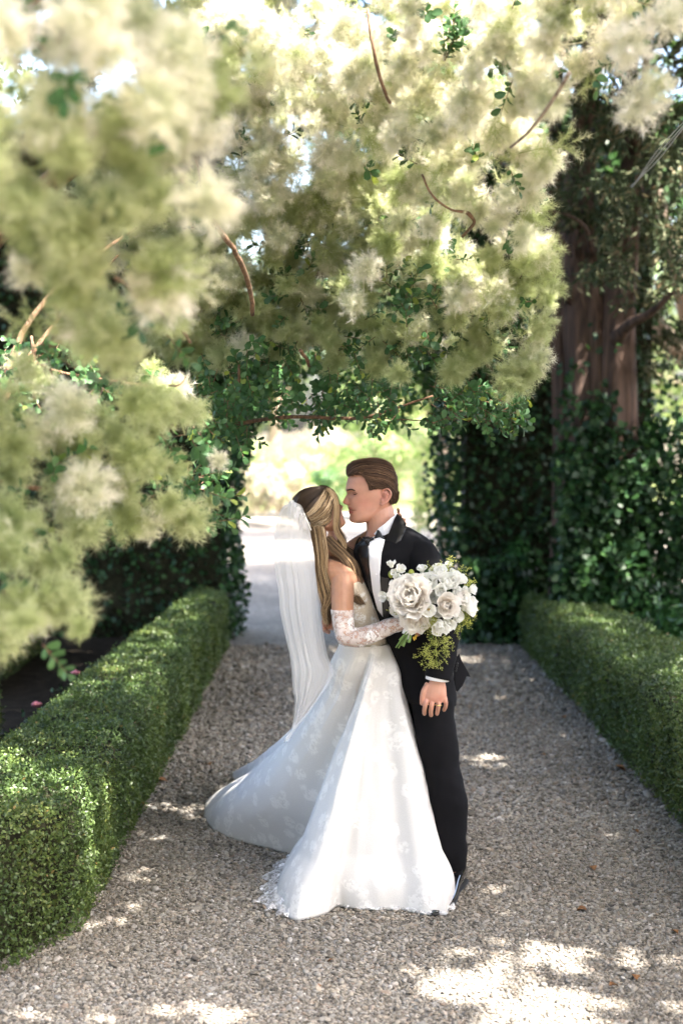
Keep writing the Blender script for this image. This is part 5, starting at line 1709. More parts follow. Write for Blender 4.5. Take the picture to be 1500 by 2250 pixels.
# shoes and socks
M_sock = simple('black_sock', (.012, .012, .014), .9, .2)
for dx, yy in ((0, YC + .035), (-34, YC + .165)):
    v, f = tube([vec(990 + dx, 1885, yy), vec(992 + dx, 1905, yy), vec(993 + dx, 1925, yy), vec(990 + dx, 1936, yy)], [.046, .045, .045, .044], 16, n=10); obj('sock', v, f, M_sock, groom)
def shoe(heel, toe, name='shoe'):
    h = np.array(heel, float); t = np.array(toe, float); ax_ = unit(t - h); L_ = np.linalg.norm(t - h); side = np.array([-ax_[1], ax_[0], 0])
    def rg(u, w, z0, z1, n_=22):
        th_ = np.linspace(0, 2 * math.pi, n_, endpoint=False)
        c = h + ax_ * L_ * u
        y = np.sin(th_); zc = (z0 + z1) / 2; zh = (z1 - z0) / 2
        return c + side[None] * (np.sign(np.cos(th_)) * np.abs(np.cos(th_)) ** .8 * w)[:, None] + np.array([0, 0, 1])[None] * (zc + np.sign(y) * np.abs(y) ** .75 * zh)[:, None]
    rows = [(0, .018, .03, .062), (.02, .030, .022, .082), (.12, .035, .018, .094), (.25, .036, .018, .092), (.38, .037, .016, .078), (.52, .043, .014, .062), (.66, .048, .013, .050), (.8, .045, .013, .043), (.92, .033, .014, .034), (1.0, .012, .016, .026)]
    A = smooth_path(rows, 34)
    o = obj(name, *loft([rg(*q) for q in A]), M_patent, groom)
    rows = [(-.01, .020), (.03, .034), (.15, .039), (.3, .037), (.45, .039), (.62, .050), (.75, .051), (.88, .042), (.97, .024), (1.015, .008)]
    A = smooth_path(rows, 30)
    v, f = loft([rg(q[0], q[1], .008, .018, 20) for q in A]); obj('sole', v, f, M_sole, o)
    A = [(-.008, .022), (.03, .035), (.13, .038), (.24, .034), (.27, .03)]
    v, f = loft([rg(q[0], q[1], -.004, .010, 16) for q in A]); obj('heel', v, f, M_sole, o)
    s = Soup()
    for q in range(4):
        u = .34 + .06 * q; zt = .083 - .07 * (u - .34)
        c = h + ax_ * L_ * u
        s.add(*tube([c - side * .02 + [0, 0, zt - .006], c + [0, 0, zt + .002], c + side * .02 + [0, 0, zt - .006]], .0018, 5, n=7))
    v, f = s.v, s.f; s.obj('lace', M_satin, o)
    return o


hp = ground(1014, 1937); tp_ = ground(962, 2004)
shoe((hp.x, hp.y, .0), (tp_.x - .02, tp_.y - .06, .0))
shoe((hp.x - .07, hp.y + .22, .0), (hp.x - .22, hp.y - .0, .0))
# wedding ring
rc = vec(962.2, 1549, HY - .008)
v, f = [], []
tor = Soup()
a1_ = unit(np.array([1, 0, -.12])); a2_ = np.array([0, 1, 0])
cp = [rc + a1_ * math.cos(t_) * .0128 + a2_ * math.sin(t_) * .0128 for t_ in np.linspace(0, 2 * math.pi, 25)]
tor.add(*tube(cp, .0019, 6)); tor.obj('wedding_ring', M_gold, groom)
# ================================================================== BRIDE
bride = empty('person', (.12, 5.9, 0))
tag(bride, 'woman in white lace gown and long veil, wavy blonde hair, face lifted to his', 'person', 'couple embracing on the path')
YB = 5.85
Z7 = lambda X, Z, Y=YB: vec(580 + X / 7.143, 1050 + Z / 7.143, Y)
bb = Soup()
hs_ = head_soup(.82, 1.12, fem=True, ear=(55, 75))
HV = np.vstack(hs_.v)
ph, ps = R(-31), R(15)        # face lifted, turned a little away from the camera
Rm = np.array(Matrix.Rotation(ps, 3, 'Z') @ Matrix.Rotation(ph, 3, 'Y'))
HV = HV @ Rm.T
tipi = HV[:, 0].argmax()
tip = HV[np.vstack(hs_.v)[:, 0].argmax()]
HB = vec(752.5, 1112, YB + .02) - tip
HV = HV + HB
bb.add(HV, hs_.f)
print('bride head origin', pxy(Vector(HB)) if 'pxy' in globals() else HB)
bb.add(*tube([vec(698, 1140, YB + .01), vec(712, 1172, YB + .01), vec(722, 1205, YB + .01), vec(731, 1235, YB + .01)], [(.050, .050), (.046, .046), (.048, .050), (.07, .09)], 18, n=12))
bb.add(*loft(loft_px([(1218, 712, 745, .05, YB), (1230, 700, 775, .13, YB), (1250, 698, 795, .165, YB), (1285, 704, 812, .155, YB), (1320, 715, 824, .135, YB), (1355, 733, 832, .12, YB), (1390, 748, 842, .11, YB), (1420, 758, 844, .095, YB), (1450, 775, 840, .06, YB), (1480, 785, 840, .05, YB)], n=32, m=30)))
for dy in (-.08, .08):
    bb.add(*tube([vec(812, 1470, YB + dy * .3 + .02), vec(830, 1650, YB + .05 + dy * .6), vec(835, 1800, YB + dy), vec(840, 1925, YB + dy)], [.05, .042, .036, .03], 12, n=12))
ARB = [((745, 1256, 5.745), .040), ((751, 1276, 5.72), .048), ((752, 1305, 5.70), .0475), ((752, 1335, 5.68), .045), ((754, 1368, 5.66), .041), ((760, 1394, 5.64), .039)]
bb.add(*tube([vec(*p) for p, _ in ARB], [q for _, q in ARB], 18, n=24))
FB = [((758, 1398, 5.64), .038), ((790, 1400, 5.625), .037), ((825, 1389, 5.61), .034), ((860, 1375, 5.60), .029), ((886, 1370, 5.59), (.025))]
bb.add(*tube([vec(*p) for p, _ in FB], [q for _, q in FB], 18, n=24))
v, f = ellipsoid(vec(759, 1397, 5.64), (.038, .038, .037), 16, 12); bb.add(v, f)
# hand round the stems
HBY = 5.585
bb.add(*tube([vec(880, 1370, HBY), vec(895, 1372, HBY - .004), vec(910, 1376, HBY - .002)], [(.024, .020), (.031, .018), (.030, .016)], 14, n=10))
for q, (y0, y1) in enumerate(((1366, 1371), (1373, 1378), (1381, 1386), (1388, 1392))):
    finger(bb, [vec(904, y0, HBY - .006), vec(914, y0 + 1, HBY - .016), vec(922 - q * 1.3, y1, HBY - .010), vec(924 - q * 1.8, y1 + 2, HBY + .012), vec(917 - q, y1 + 3, HBY + .024)], .0088, .0072)
finger(bb, [vec(890, 1362, HBY + .01), vec(902, 1357, HBY + .022), vec(912, 1358, HBY + .032)], .0095, .008)
# far arm round his neck, fingertips behind his collar
bb.add(*tube([vec(752, 1245, 5.98), vec(770, 1212, 6.03), vec(800, 1188, 6.05), vec(835, 1165, 6.06), vec(862, 1148, 6.03)], [.045, .040, .034, .028, .022], 14, n=22))
for q, P_ in enumerate((((862, 1144, 6.02), (874, 1134, 5.98), (875, 1124, 5.92), (874, 1119, 5.885)), ((864, 1148, 6.02), (878, 1141, 5.97), (879, 1133, 5.91), (876, 1129, 5.87)),
                        ((864, 1152, 6.02), (882, 1149, 5.97), (887, 1143, 5.90), (885, 1141, 5.86)), ((862, 1156, 6.02), (882, 1155, 5.97), (889, 1151, 5.90), (888, 1149, 5.865)))):
    finger(bb, [vec(*p) for p in P_], .0088, .0068)
me = remesh(bb, .0028, 3, .5)
V = coords(me)
tc_ = np.repeat(np.array([[.41, .215, .135]]), len(V), 0)
cheek = HB + Rm @ np.array([.085, -.045, -.03]); paint(cheek, (.03, .04, .03), (.48, .21, .155), .5)
paint(HB + Rm @ np.array([.118, 0, -.052]), (.016, .03, .013), (.40, .11, .11), .95, 4)
paint(HB + Rm @ np.array([.0, -.07, -.01]), (.02, .03, .03), (.48, .20, .15), .6)
paint(vec(918, 1380, HBY - .01), (.02, .03, .03), (.50, .21, .165), .5)
set_tint(me, np.clip(tc_, 0, 1)); me.materials.append(M_skin)
link('body', me, bride); body_b = me


# ---- hair
def bshell(px, py, side=-1, k=1.0):
    q = abs((px - 695) / 57) ** 2.3 + abs((py - 1125) / 58) ** 2.3
    return vec(px, py, YB + side * .086 * k * max(0, 1 - q) ** .5)


def zz(L_): return [(580 + a / 7.143, 1050 + b / 7.143) for a, b in L_]


hv = []; hf = []; ht = []; c_ = 0


def addh(vft):
    global c_
    v, f, t = vft; hv.append(v); hf.append(f + c_); ht.append(t); c_ += len(v)


crown_g = [zz([(890, 150), (760, 150), (600, 195), (480, 290), (430, 370)]), zz([(910, 165), (760, 210), (620, 300), (540, 400), (530, 470)]), zz([(945, 185), (830, 270), (720, 390), (630, 490), (600, 520)])]
side_g = [zz([(960, 190), (900, 290), (800, 430), (700, 540), (650, 570)]), zz([(1000, 230), (950, 370), (860, 500), (750, 590), (670, 610)]), zz([(1050, 320), (1010, 460), (900, 580), (780, 650), (690, 660)]),
          zz([(1062, 430), (1020, 560), (920, 650), (800, 700), (710, 700)]), zz([(1045, 560), (1000, 660), (900, 720), (800, 745), (720, 735)]), zz([(1030, 660), (960, 740), (880, 778), (800, 785), (725, 775)])]
addh(strands([[bshell(x, y) for x, y in g] for g in crown_g], 900, .0024, .0009, 61, tint=(.14, .10), npts=12))
addh(strands([[bshell(x, y, 1) for x, y in g] for g in crown_g + side_g[:3]], 500, .0022, .0012, 62, tint=(.14, .08), npts=10))
addh(strands([[bshell(x, y, -1, 1.02) for x, y in g] for g in side_g], 2300, .0024, .00075, 63, tint=(.55, .30), npts=12, stray=.04, root=-.35))
addh(strands([[bshell(x, y, -1, .99) for x, y in g] for g in side_g], 300, .003, .0011, 64, tint=(.18, .10), npts=12))
# parting ridge and far side over the forehead
top_g = [zz([(880, 150), (960, 150), (1060, 200), (1130, 290), (1150, 400)]), zz([(940, 165), (1010, 190), (1080, 250), (1110, 340), (1130, 470)])]
for yk in (.0, .045):
    addh(strands([[bshell(x, y) * [1, 0, 1] + [0, YB + yk - .02, 0] for x, y in g] for g in top_g], 260, .003, .0012, 65, tint=(.30, .15), npts=10))


def lock(rows, n, r0, seed, tint, w0=1.0, wave=.0, spread=.003, npts=22, stray=.03):
    """rows: list of guides, each [(px,py,Y)...]"""
    addh(strands([[vec(*p) for p in g] for g in rows], n, spread, r0, seed, tint=tint, npts=npts, wave=wave, stray=stray, taper=.2))


def z3(L_, Y0, Y1=None):
    n_ = len(L_); Y1 = Y0 if Y1 is None else Y1
    return [(580 + a / 7.143, 1050 + b / 7.143, Y0 + (Y1 - Y0) * i / (n_ - 1)) for i, (a, b) in enumerate(L_)]


# front face-framing lock
lock([z3([(985, 170), (1040, 260), (1090, 400), (1100, 560), (1095, 720), (1115, 860), (1180, 960), (1235, 1050), (1215, 1130), (1165, 1175)], 5.80, 5.76),
      z3([(1040, 190), (1120, 260), (1160, 400), (1160, 560), (1150, 720), (1175, 850), (1240, 950), (1285, 1060), (1255, 1150), (1190, 1195)], 5.80, 5.765)], 620, .0008, 71, (.66, .18), spread=.0022)
lock([z3([(1000, 175), (1085, 230), (1140, 330), (1165, 480), (1168, 640), (1170, 780), (1210, 880), (1262, 980), (1270, 1090), (1225, 1180)], 5.83, 5.79)], 130, .001, 72, (.5, .2), spread=.004)
# long back lengths beside the veil
lock([z3([(735, 740), (770, 950), (810, 1200), (830, 1450), (865, 1700), (905, 1900), (935, 2060), (960, 2230), (1000, 2330)], 5.745, 5.72),
      z3([(800, 770), (830, 950), (860, 1200), (880, 1420), (925, 1680), (960, 1880), (930, 2070), (950, 2220), (1010, 2330)], 5.725, 5.70),
      z3([(860, 780), (895, 960), (925, 1200), (930, 1420), (985, 1640), (1040, 1820), (985, 1990), (930, 2090), (960, 2200)], 5.715, 5.695),
      z3([(915, 790), (950, 960), (985, 1180), (975, 1380), (1040, 1580), (1078, 1760), (1040, 1920), (960, 2040), (925, 2110)], 5.72, 5.70)], 2700, .0008, 73, (.58, .22), wave=.0035, spread=.003, npts=24)
lock([z3([(760, 760), (800, 1000), (850, 1300), (880, 1600), (920, 1850), (960, 2060), (1000, 2250), (1030, 2330)], 5.78, 5.76), z3([(900, 800), (960, 1050), (1000, 1300), (1020, 1550), (1060, 1750), (1060, 1950), (1040, 2150), (1040, 2300)], 5.77, 5.75)], 700, .0013, 74, (.25, .13), wave=.004, spread=.005)
# darker lengths falling over the front of the shoulder
lock([z3([(960, 1010), (1060, 1150), (1180, 1250), (1290, 1400), (1340, 1560), (1350, 1700), (1360, 1850), (1440, 1960), (1560, 2000)], 5.735, 5.69),
      z3([(985, 960), (1110, 1080), (1240, 1200), (1360, 1330), (1420, 1500), (1430, 1650), (1450, 1800), (1520, 1930), (1600, 2015)], 5.74, 5.70),
      z3([(1030, 930), (1160, 1050), (1300, 1180), (1430, 1310), (1500, 1480), (1530, 1640), (1500, 1790), (1540, 1900), (1620, 2030)], 5.77, 5.72)], 1600, .0008, 75, (.30, .18), wave=.003, spread=.003, npts=22)
lock([z3([(1000, 900), (1100, 1000), (1220, 1080), (1330, 1150), (1420, 1260), (1500, 1400)], 5.86, 5.80), z3([(1040, 860), (1150, 980), (1280, 1090), (1400, 1180), (1480, 1300), (1540, 1450)], 5.88, 5.82)], 420, .0012, 76, (.14, .08), spread=.004)
# scalp shell under the strands
P_ = zz([(440, 380), (480, 290), (600, 205), (760, 165), (900, 155), (1010, 180), (1060, 260), (1075, 400), (1040, 620), (980, 760), (860, 800), (700, 790), (600, 700), (480, 520)])
for side in (-1, 1):
    vid = {}; vv = []; ff = []
    for i in range(61):
        for j in range(61):
            X = 635 + 115 * i / 60; Z = 1066 + 105 * j / 60
            if inpoly(X, Z, P_): vid[(i, j)] = len(vv); vv.append(bshell(X, Z, side, .96))
    for (i, j) in list(vid):
        q = [(i, j), (i + 1, j), (i + 1, j + 1), (i, j + 1)]
        if all(k_ in vid for k_ in q): ff.append([vid[k_] for k_ in q])
    hv.append(np.array(vv)); hf.append(np.array(ff) + c_); ht.append(np.full(len(vv), .12)); c_ += len(vv)
tri_ = []
for a in hf: tri_.append(a)
obj('hair', np.vstack(hv), np.vstack(tri_), M_hair_f, bride, tint=np.concatenate(ht))

# earring
s = Soup(); 
for (px, py, r_) in ((718.5, 1171, .0035), (718.3, 1176, .0025), (717.6, 1181, .0022), (717.2, 1188, .0045)):
    v, f = ellipsoid(vec(px, py, 5.765), (r_, r_, r_ * 1.9), 8, 6); s.add(v, f)
s.obj('earring', M_pearl, bride)


# ---- gown
def lace_mat(name, base, lace, net=.3, scale=1.0, alpha=False, sheer=0.0):
    """embroidered floral lace: sprays of small petals on fine net"""
    m, nt, out = newmat(name)
    tc = N(nt, 'ShaderNodeTexCoord')
    n1 = N(nt, 'ShaderNodeTexNoise', i_Scale=9.0 * scale, i_Detail=3.0)
    nt.links.new(tc.outputs['Object'], n1.inputs['Vector'])
    mixv = N(nt, 'ShaderNodeVectorMath', operation='MULTIPLY_ADD')
    mixv.inputs[1].default_value = (.03, .03, .03)
    nt.links.new(n1.outputs['Color'], mixv.inputs[0]); nt.links.new(tc.outputs['Object'], mixv.inputs[2])
    v1 = N(nt, 'ShaderNodeTexVoronoi', i_Scale=95.0 * scale); v1.feature = 'SMOOTH_F1'
    v2 = N(nt, 'ShaderNodeTexVoronoi', i_Scale=(9.5 if alpha else 13.0) * scale); v2.feature = 'F1'
    v3 = N(nt, 'ShaderNodeTexVoronoi', i_Scale=120.0 * scale); v3.feature = 'DISTANCE_TO_EDGE'
    for v_ in (v1, v3): nt.links.new(mixv.outputs[0], v_.inputs['Vector'])
    nt.links.new(mixv.outputs[0], v2.inputs['Vector'])
    pet = ramp(nt, v1.outputs['Distance'], [(.30, (1, 1, 1)), (.52, (0, 0, 0))])
    spray = ramp(nt, v2.outputs['Distance'], [(.34, (1, 1, 1)), (.46, (0, 0, 0))])
    n2 = N(nt, 'ShaderNodeTexNoise', i_Scale=48.0 * scale, i_Detail=3.0)
    nt.links.new(tc.outputs['Object'], n2.inputs['Vector'])
    brk = ramp(nt, n2.outputs[0], [(.44, (0, 0, 0)), (.54, (1, 1, 1))])
    edge = ramp(nt, v3.outputs['Distance'], [(.0, (1, 1, 1)), (.12, (0, 0, 0))])
    def mul(a, b, op='MULTIPLY', val=None):
        q = N(nt, 'ShaderNodeMath', operation=op)
        nt.links.new(a, q.inputs[0])
        if b is not None: nt.links.new(b, q.inputs[1])
        else: q.inputs[1].default_value = val
        q.use_clamp = True
        return q.outputs[0]
    if not alpha:
        n3 = N(nt, 'ShaderNodeTexNoise', i_Scale=26.0 * scale, i_Detail=2.0)
        nt.links.new(tc.outputs['Object'], n3.inputs['Vector'])
        jit = mul(n3.outputs[0], None, 'MULTIPLY', .42)
        sm_ = N(nt, 'ShaderNodeMath', operation='ADD'); nt.links.new(v2.outputs['Distance'], sm_.inputs[0]); nt.links.new(jit, sm_.inputs[1])
        spray = ramp(nt, sm_.outputs[0], [(.58, (1, 1, 1)), (.70, (0, 0, 0))])
    mask = mul(spray, mul(pet, brk, 'MAXIMUM'))
    mask = mul(mask, mul(mul(brk, spray), None, 'MULTIPLY', .5) if not alpha else mul(brk, None, 'MULTIPLY', .45), 'MAXIMUM')
    mask = mul(mask, mul(edge, None, 'MULTIPLY', net), 'MAXIMUM')
    mxc = N(nt, 'ShaderNodeMix', data_type='RGBA'); mxc.inputs[6].default_value = (*base, 1); mxc.inputs[7].default_value = (*lace, 1)
    nt.links.new(mask, mxc.inputs[0])
    p = N(nt, 'ShaderNodeBsdfPrincipled', i_Roughness=.9)
    p.inputs['Specular IOR Level'].default_value = .08
    nt.links.new(mxc.outputs[2], p.inputs['Base Color'])
    bmp = N(nt, 'ShaderNodeBump', i_Strength=.5, i_Distance=.0015); nt.links.new(mask, bmp.inputs['Height']); nt.links.new(bmp.outputs[0], p.inputs['Normal'])
    t = N(nt, 'ShaderNodeBsdfTranslucent'); nt.links.new(mxc.outputs[2], t.inputs[0])
    ms = N(nt, 'ShaderNodeMixShader', i_0=.22)
    nt.links.new(p.outputs[0], ms.inputs[1]); nt.links.new(t.outputs[0], ms.inputs[2])
    res = ms.outputs[0]
    if alpha:
        tr = N(nt, 'ShaderNodeBsdfTransparent')
        m2 = N(nt, 'ShaderNodeMixShader')
        a_ = mul(mask, None, 'ADD', sheer)
        nt.links.new(a_, m2.inputs[0]); nt.links.new(tr.outputs[0], m2.inputs[1]); nt.links.new(res, m2.inputs[2])
        res = m2.outputs[0]
    nt.links.new(res, out.inputs[0])
    return m


M_gown = lace_mat('gown_lace', (.755, .74, .725), (.89, .875, .855), net=.32, scale=1.0)
M_bodice = lace_mat('bodice_lace', (.62, .53, .40), (.86, .84, .80), net=.35, scale=1.3)
M_sleeve = lace_mat('sleeve_lace', (.84, .83, .84), (.88, .87, .88), net=.55, scale=1.25, alpha=True, sheer=.16)
M_fringe = lace_mat('fringe_lace', (.86, .86, .88), (.88, .88, .90), net=.5, scale=1.6, alpha=True, sheer=.12)

bod = loft_px([(1272, 706, 806, .160, YB), (1300, 710, 821, .152, YB), (1330, 720, 832, .142, YB), (1360, 736, 840, .128, YB), (1390, 746, 846, .118, YB), (1412, 748, 850, .118, YB), (1424, 752, 850, .115, YB)], n=48, m=30)
bod[0][:, 2] += .004 * np.sin(np.arange(48) * 1.6)
shell('bodice', bod, M_bodice, bride, .003)

# skirt: waist ring lofted to a hem laid out on the gravel, with a train sweeping back
HEM = [ground(978, 2014), ground(930, 2012), ground(880, 2002), ground(830, 2003), ground(780, 1998), ground(740, 1996), ground(712, 2014), ground(680, 2022), ground(650, 2026), ground(622, 2014), ground(607, 1990),
       ground(612, 1945), ground(640, 1905), ground(668, 1882), ground(690, 1886), ground(672, 1889), ground(640, 1880), ground(600, 1871), ground(550, 1858), ground(500, 1842), ground(462, 1822), ground(446, 1800), ground(448, 1772), ground(478, 1745), ground(512, 1724), ground(512, 1700), ground(545, 1688), ground(572, 1690),
       Vector((-.30, 7.75, 0)), Vector((0, 7.5, 0)), Vector((.25, 7.0, 0)), Vector((.42, 6.6, 0)), Vector((.50, 6.25, 0)), Vector((.50, 5.95, 0)), Vector((.475, 5.78, 0))]
HEM = np.array([h[:] for h in HEM]); HEM[:, 2] = .006
hp_ = smooth_path(np.vstack([HEM, HEM[:1]]), 361)[:-1]
NA = len(hp_)
wc = np.array(vec(802, 1411, YB)); wz = wc[2]
# waist angle for each hem point, keeping the order round the body
ang0 = np.arctan2(hp_[:, 1] - wc[1], hp_[:, 0] - wc[0])
seg = np.linalg.norm(np.diff(np.vstack([hp_, hp_[:1]]), axis=0), axis=1)
arc = np.concatenate([[0], np.cumsum(seg)[:-1]]) / seg.sum()
keys_arc = [0, 360 * 0]
# anchor correspondences: hem index -> waist angle (clockwise seen from above: front-right -> left -> back)
idx = lambda k: int(k / len(HEM) * 361)
anc_i = [0, idx(3), idx(6), idx(10), idx(13.5), idx(18), idx(21.5), idx(27), idx(30), 360]
anc_a = [-35, -50, -61, -73, -82, -108, -146, -195, -245, -395]
wa = np.radians(np.interp(np.arange(NA), anc_i, anc_a))
a_, b_ = (856 - 747) / 2 / 534, .132
NT = 90
rows = []
ts = np.linspace(0, 1, NT)
rr1 = np.random.default_rng(12)
folds = [(rr1.uniform(0, 6.28), k) for k in (8, 13, 23)]
dist = np.linalg.norm(hp_[:, :2] - wc[:2], axis=1)
back = np.clip((-(hp_[:, 0]) + .0) / .5, 0, 1)          # how far to the left the hem point lies
ex = 1.0 + .42 * back
ex = np.where((hp_[:, 0] > .3), .86, ex)
ex = np.convolve(np.pad(ex, 12, mode='wrap'), np.ones(25) / 25, mode='valid')
for t in ts:
    w = np.stack([wc[0] + a_ * np.cos(wa), wc[1] + b_ * np.sin(wa), np.full(NA, wz)], 1)
    hipb = .022 * math.exp(-((t - .09) / .07) ** 2)
    g = t ** ex
    p = w * (1 - g[:, None]) + hp_ * g[:, None]
    zt = wz * (1 - t) + .006 * t
    # the lobes of the hem billow: cloth stays off the ground a little longer
    p[:, 2] = zt
    rad = unit((p - wc) * [1, 1, 0])
    amp = .020 * t ** .7 * (1 - .25 * t)
    nz = sum((1 - 2 * np.abs(np.sin(arc * math.pi * k + ph_ + t * .9))) for ph_, k in folds) / 2.4
    p = p + rad * (amp * nz + hipb)[:, None]
    p = p + rad * (noise3(p * [1, 1, .35], 2.6, 71) * .032 * t)[:, None] + rad * (noise3(p * [1, 1, .5], 7, 72) * .007 * (t + .3))[:, None]
    rows.append(p)
# round the hem over the gravel and tuck it under
for k_, (inn, z_) in enumerate(((-.010, .020), (.004, .004))):
    pass
R_ = np.array(rows)
bil = np.clip((ts - .80) / .20, 0, 1)[:, None]
cen = np.array([.05, 6.1, 0])
R_[:, :, 2] = np.maximum(R_[:, :, 2], .006)
R_ += (unit((R_ - wc) * [1, 1, 0]) * (.022 * np.sin(bil * math.pi) ** 1.0)[:, :, None])
sk_v = R_.reshape(-1, 3); n1 = len(sk_v)
inner = R_ - unit((R_ - np.array([[[.1, 6.0, 0]]])) * [1, 1, 0]) * .006
f = grid_faces(NA, NT, True)
f2 = [tuple(q + n1 for q in reversed(ff)) for ff in f]
edge_f = []
for j in range(NA):
    a = (NT - 1) * NA + j; b = (NT - 1) * NA + (j + 1) % NA
    edge_f.append((a, b, b + n1, a + n1))
obj('skirt', np.vstack([sk_v, inner.reshape(-1, 3)]), f + f2 + edge_f, M_gown, bride)
# scalloped lace border lying on the gravel along the near hem
def border(i0, i1, width, seed, name='lace_border', lift=.012):
    ii = np.arange(i0, i1); base = R_[-1][ii % NA]
    prev = R_[-6][ii % NA]
    outd = unit((base - np.array([.12, 6.0, 0])) * [1, 1, 0])
    m_ = 9; vv = []
    for k in range(m_):
        q = k / (m_ - 1)
        wv = width * (1 + .22 * np.sin(ii * 1.15) + .10 * np.sin(ii * .37 + seed))
        wv = wv * np.sin(np.linspace(.05, math.pi - .05, len(ii))) ** .4
        vv.append(base - outd * .03 + outd * (wv * q)[:, None] + np.array([0, 0, 1]) * (lift * (1 - q) ** 1.0 + .010 + .006 * np.sin(ii * .9 + k))[:, None])
    vv = np.array(vv).reshape(-1, 3)
    obj(name, vv, grid_faces(len(ii), m_), M_fringe, bride)
border(idx(8.6), idx(13.8), .10, 1, lift=.05)
border(-30, idx(6.5), .045, 2)

# lace sleeve on the near arm: follows the arm's own surface a few millimetres out
def sleeve_lace(me, mask_fn):
    V_ = coords(me).astype(float); nr = np.empty(len(me.vertices) * 3, np.float32); me.vertices.foreach_get('normal', nr); nr = nr.reshape(-1, 3)
    k = np.array([mask_fn(p) for p in V_])
    fs = [tuple(p.vertices) for p in me.polygons if all(k[i] for i in p.vertices)]
    used = sorted({i for f in fs for i in f}); mp = {a: b for b, a in enumerate(used)}
    P = V_[used] + nr[used] * (.0032 + .0016 * noise3(V_[used], 22, 5) + .0010 * noise3(V_[used], 60, 6))[:, None]
    obj('lace_sleeve', P, [tuple(mp[i] for i in f) for f in fs], M_sleeve, bride)


arm_pl = np.array([vec(*p) for p, _ in ARB[2:]] + [vec(*p) for p, _ in FB])
arm_pl = smooth_path(arm_pl, 60)
Minv = np.array(CAMM.inverted())


def in_sleeve(p):
    if p[1] > 5.80 or p[0] < -.02 or p[0] > .32 or p[2] > 1.22 or p[2] < .95: return False
    if np.linalg.norm(arm_pl - p, axis=1).min() > .058: return False
    d = Minv @ (p - np.array([0, 0, CAMH])); x, y = 750 + 3125 * d[0] / -d[2], 1125 - 3125 * d[1] / -d[2]
    return y > 1335 + 3.5 * math.sin(x * .9) and x < 893 + 2.5 * math.sin(y * .8)


sleeve_lace(body_b, in_sleeve)

# ---- veil
m, nt, out = newmat('veil_tulle')
d1 = N(nt, 'ShaderNodeBsdfDiffuse'); d1.inputs[0].default_value = (.93, .92, .915, 1)
t1 = N(nt, 'ShaderNodeBsdfTranslucent'); t1.inputs[0].default_value = (.94, .93, .925, 1)
x1 = N(nt, 'ShaderNodeBsdfTransparent')
m1 = N(nt, 'ShaderNodeMixShader', i_0=.5); m2 = N(nt, 'ShaderNodeMixShader', i_0=.33)
nt.links.new(d1.outputs[0], m1.inputs[1]); nt.links.new(t1.outputs[0], m1.inputs[2])
nt.links.new(x1.outputs[0], m2.inputs[1]); nt.links.new(m1.outputs[0], m2.inputs[2]); nt.links.new(m2.outputs[0], out.inputs[0])
M_veil = m
VL = [(1103, 641, 648), (1112, 622, 664), (1135, 611, 672), (1160, 605, 681), (1200, 601, 690), (1250, 604, 698), (1300, 612, 703), (1340, 615, 705), (1386, 624, 710), (1440, 636, 720), (1474, 640, 732), (1503, 642, 722), (1540, 647, 697), (1575, 645, 672), (1600, 640, 652), (1628, 622, 630)]


def veil_sheet(y0, y1, nu, nv, Yt, Yb, pleats, amp, seed, inset=(0, 0), name='veil_layer', parent=None):
    A = np.array(VL, float)
    r = np.random.default_rng(seed)
    rows = smooth_path(A, 120)
    pyv = np.linspace(y0, y1, nv)
    Lp = np.interp(pyv, rows[:, 0], rows[:, 1]); Rp = np.interp(pyv, rows[:, 0], rows[:, 2])
    phs = r.uniform(0, 6.28, 4)
    V_ = []
    for i, py in enumerate(pyv):
        s_ = (py - y0) / (y1 - y0)
        u = np.linspace(0, 1, nu)
        L_, R__ = Lp[i] + inset[0] * s_, Rp[i] - inset[1] * s_
        wig = .020 * np.sin(u * pleats * 2 * math.pi + phs[0] + s_ * 2) * (1 - s_ * .5)
        x = L_ + (R__ - L_) * np.clip(u + wig, 0, 1)
        a = amp * .28 * (.4 + .7 * min(1, s_ * 3))
        uu = u + .06 * np.sin(u * 7 + phs[2] + s_ * 1.5) + .03 * np.sin(u * 17 + phs[1])
        y = Yt + (Yb - Yt) * s_ + a * (.9 * np.sin(uu * pleats * .42 * 2 * math.pi + phs[1] + 1.2 * math.sin(s_ * 2.5 + phs[2])) + .22 * np.sin(uu * pleats * .95 * 2 * math.pi + phs[3] + s_ * 2) + .02 * np.sin(uu * pleats * 3.1 * 2 * math.pi + s_)) - .035 * np.sin(u * math.pi) * (1 - .5 * s_)
        for k in range(nu): V_.append(vec(x[k], py + (6 * math.sin(u[k] * 9) if s_ > .97 else 0), y[k]))
    return obj(name, np.array(V_), grid_faces(nu, nv), M_veil, parent)


veil = veil_sheet(1104, 1626, 150, 90, 5.76, 5.70, 11, .012, 5, name='veil', parent=bride)
veil_sheet(1106, 1600, 130, 80, 5.79, 5.76, 8, .014, 9, (4, 10), 'veil_layer', veil)
veil_sheet(1108, 1480, 120, 70, 5.82, 5.84, 7, .014, 13, (2, 22), 'veil_layer', veil)
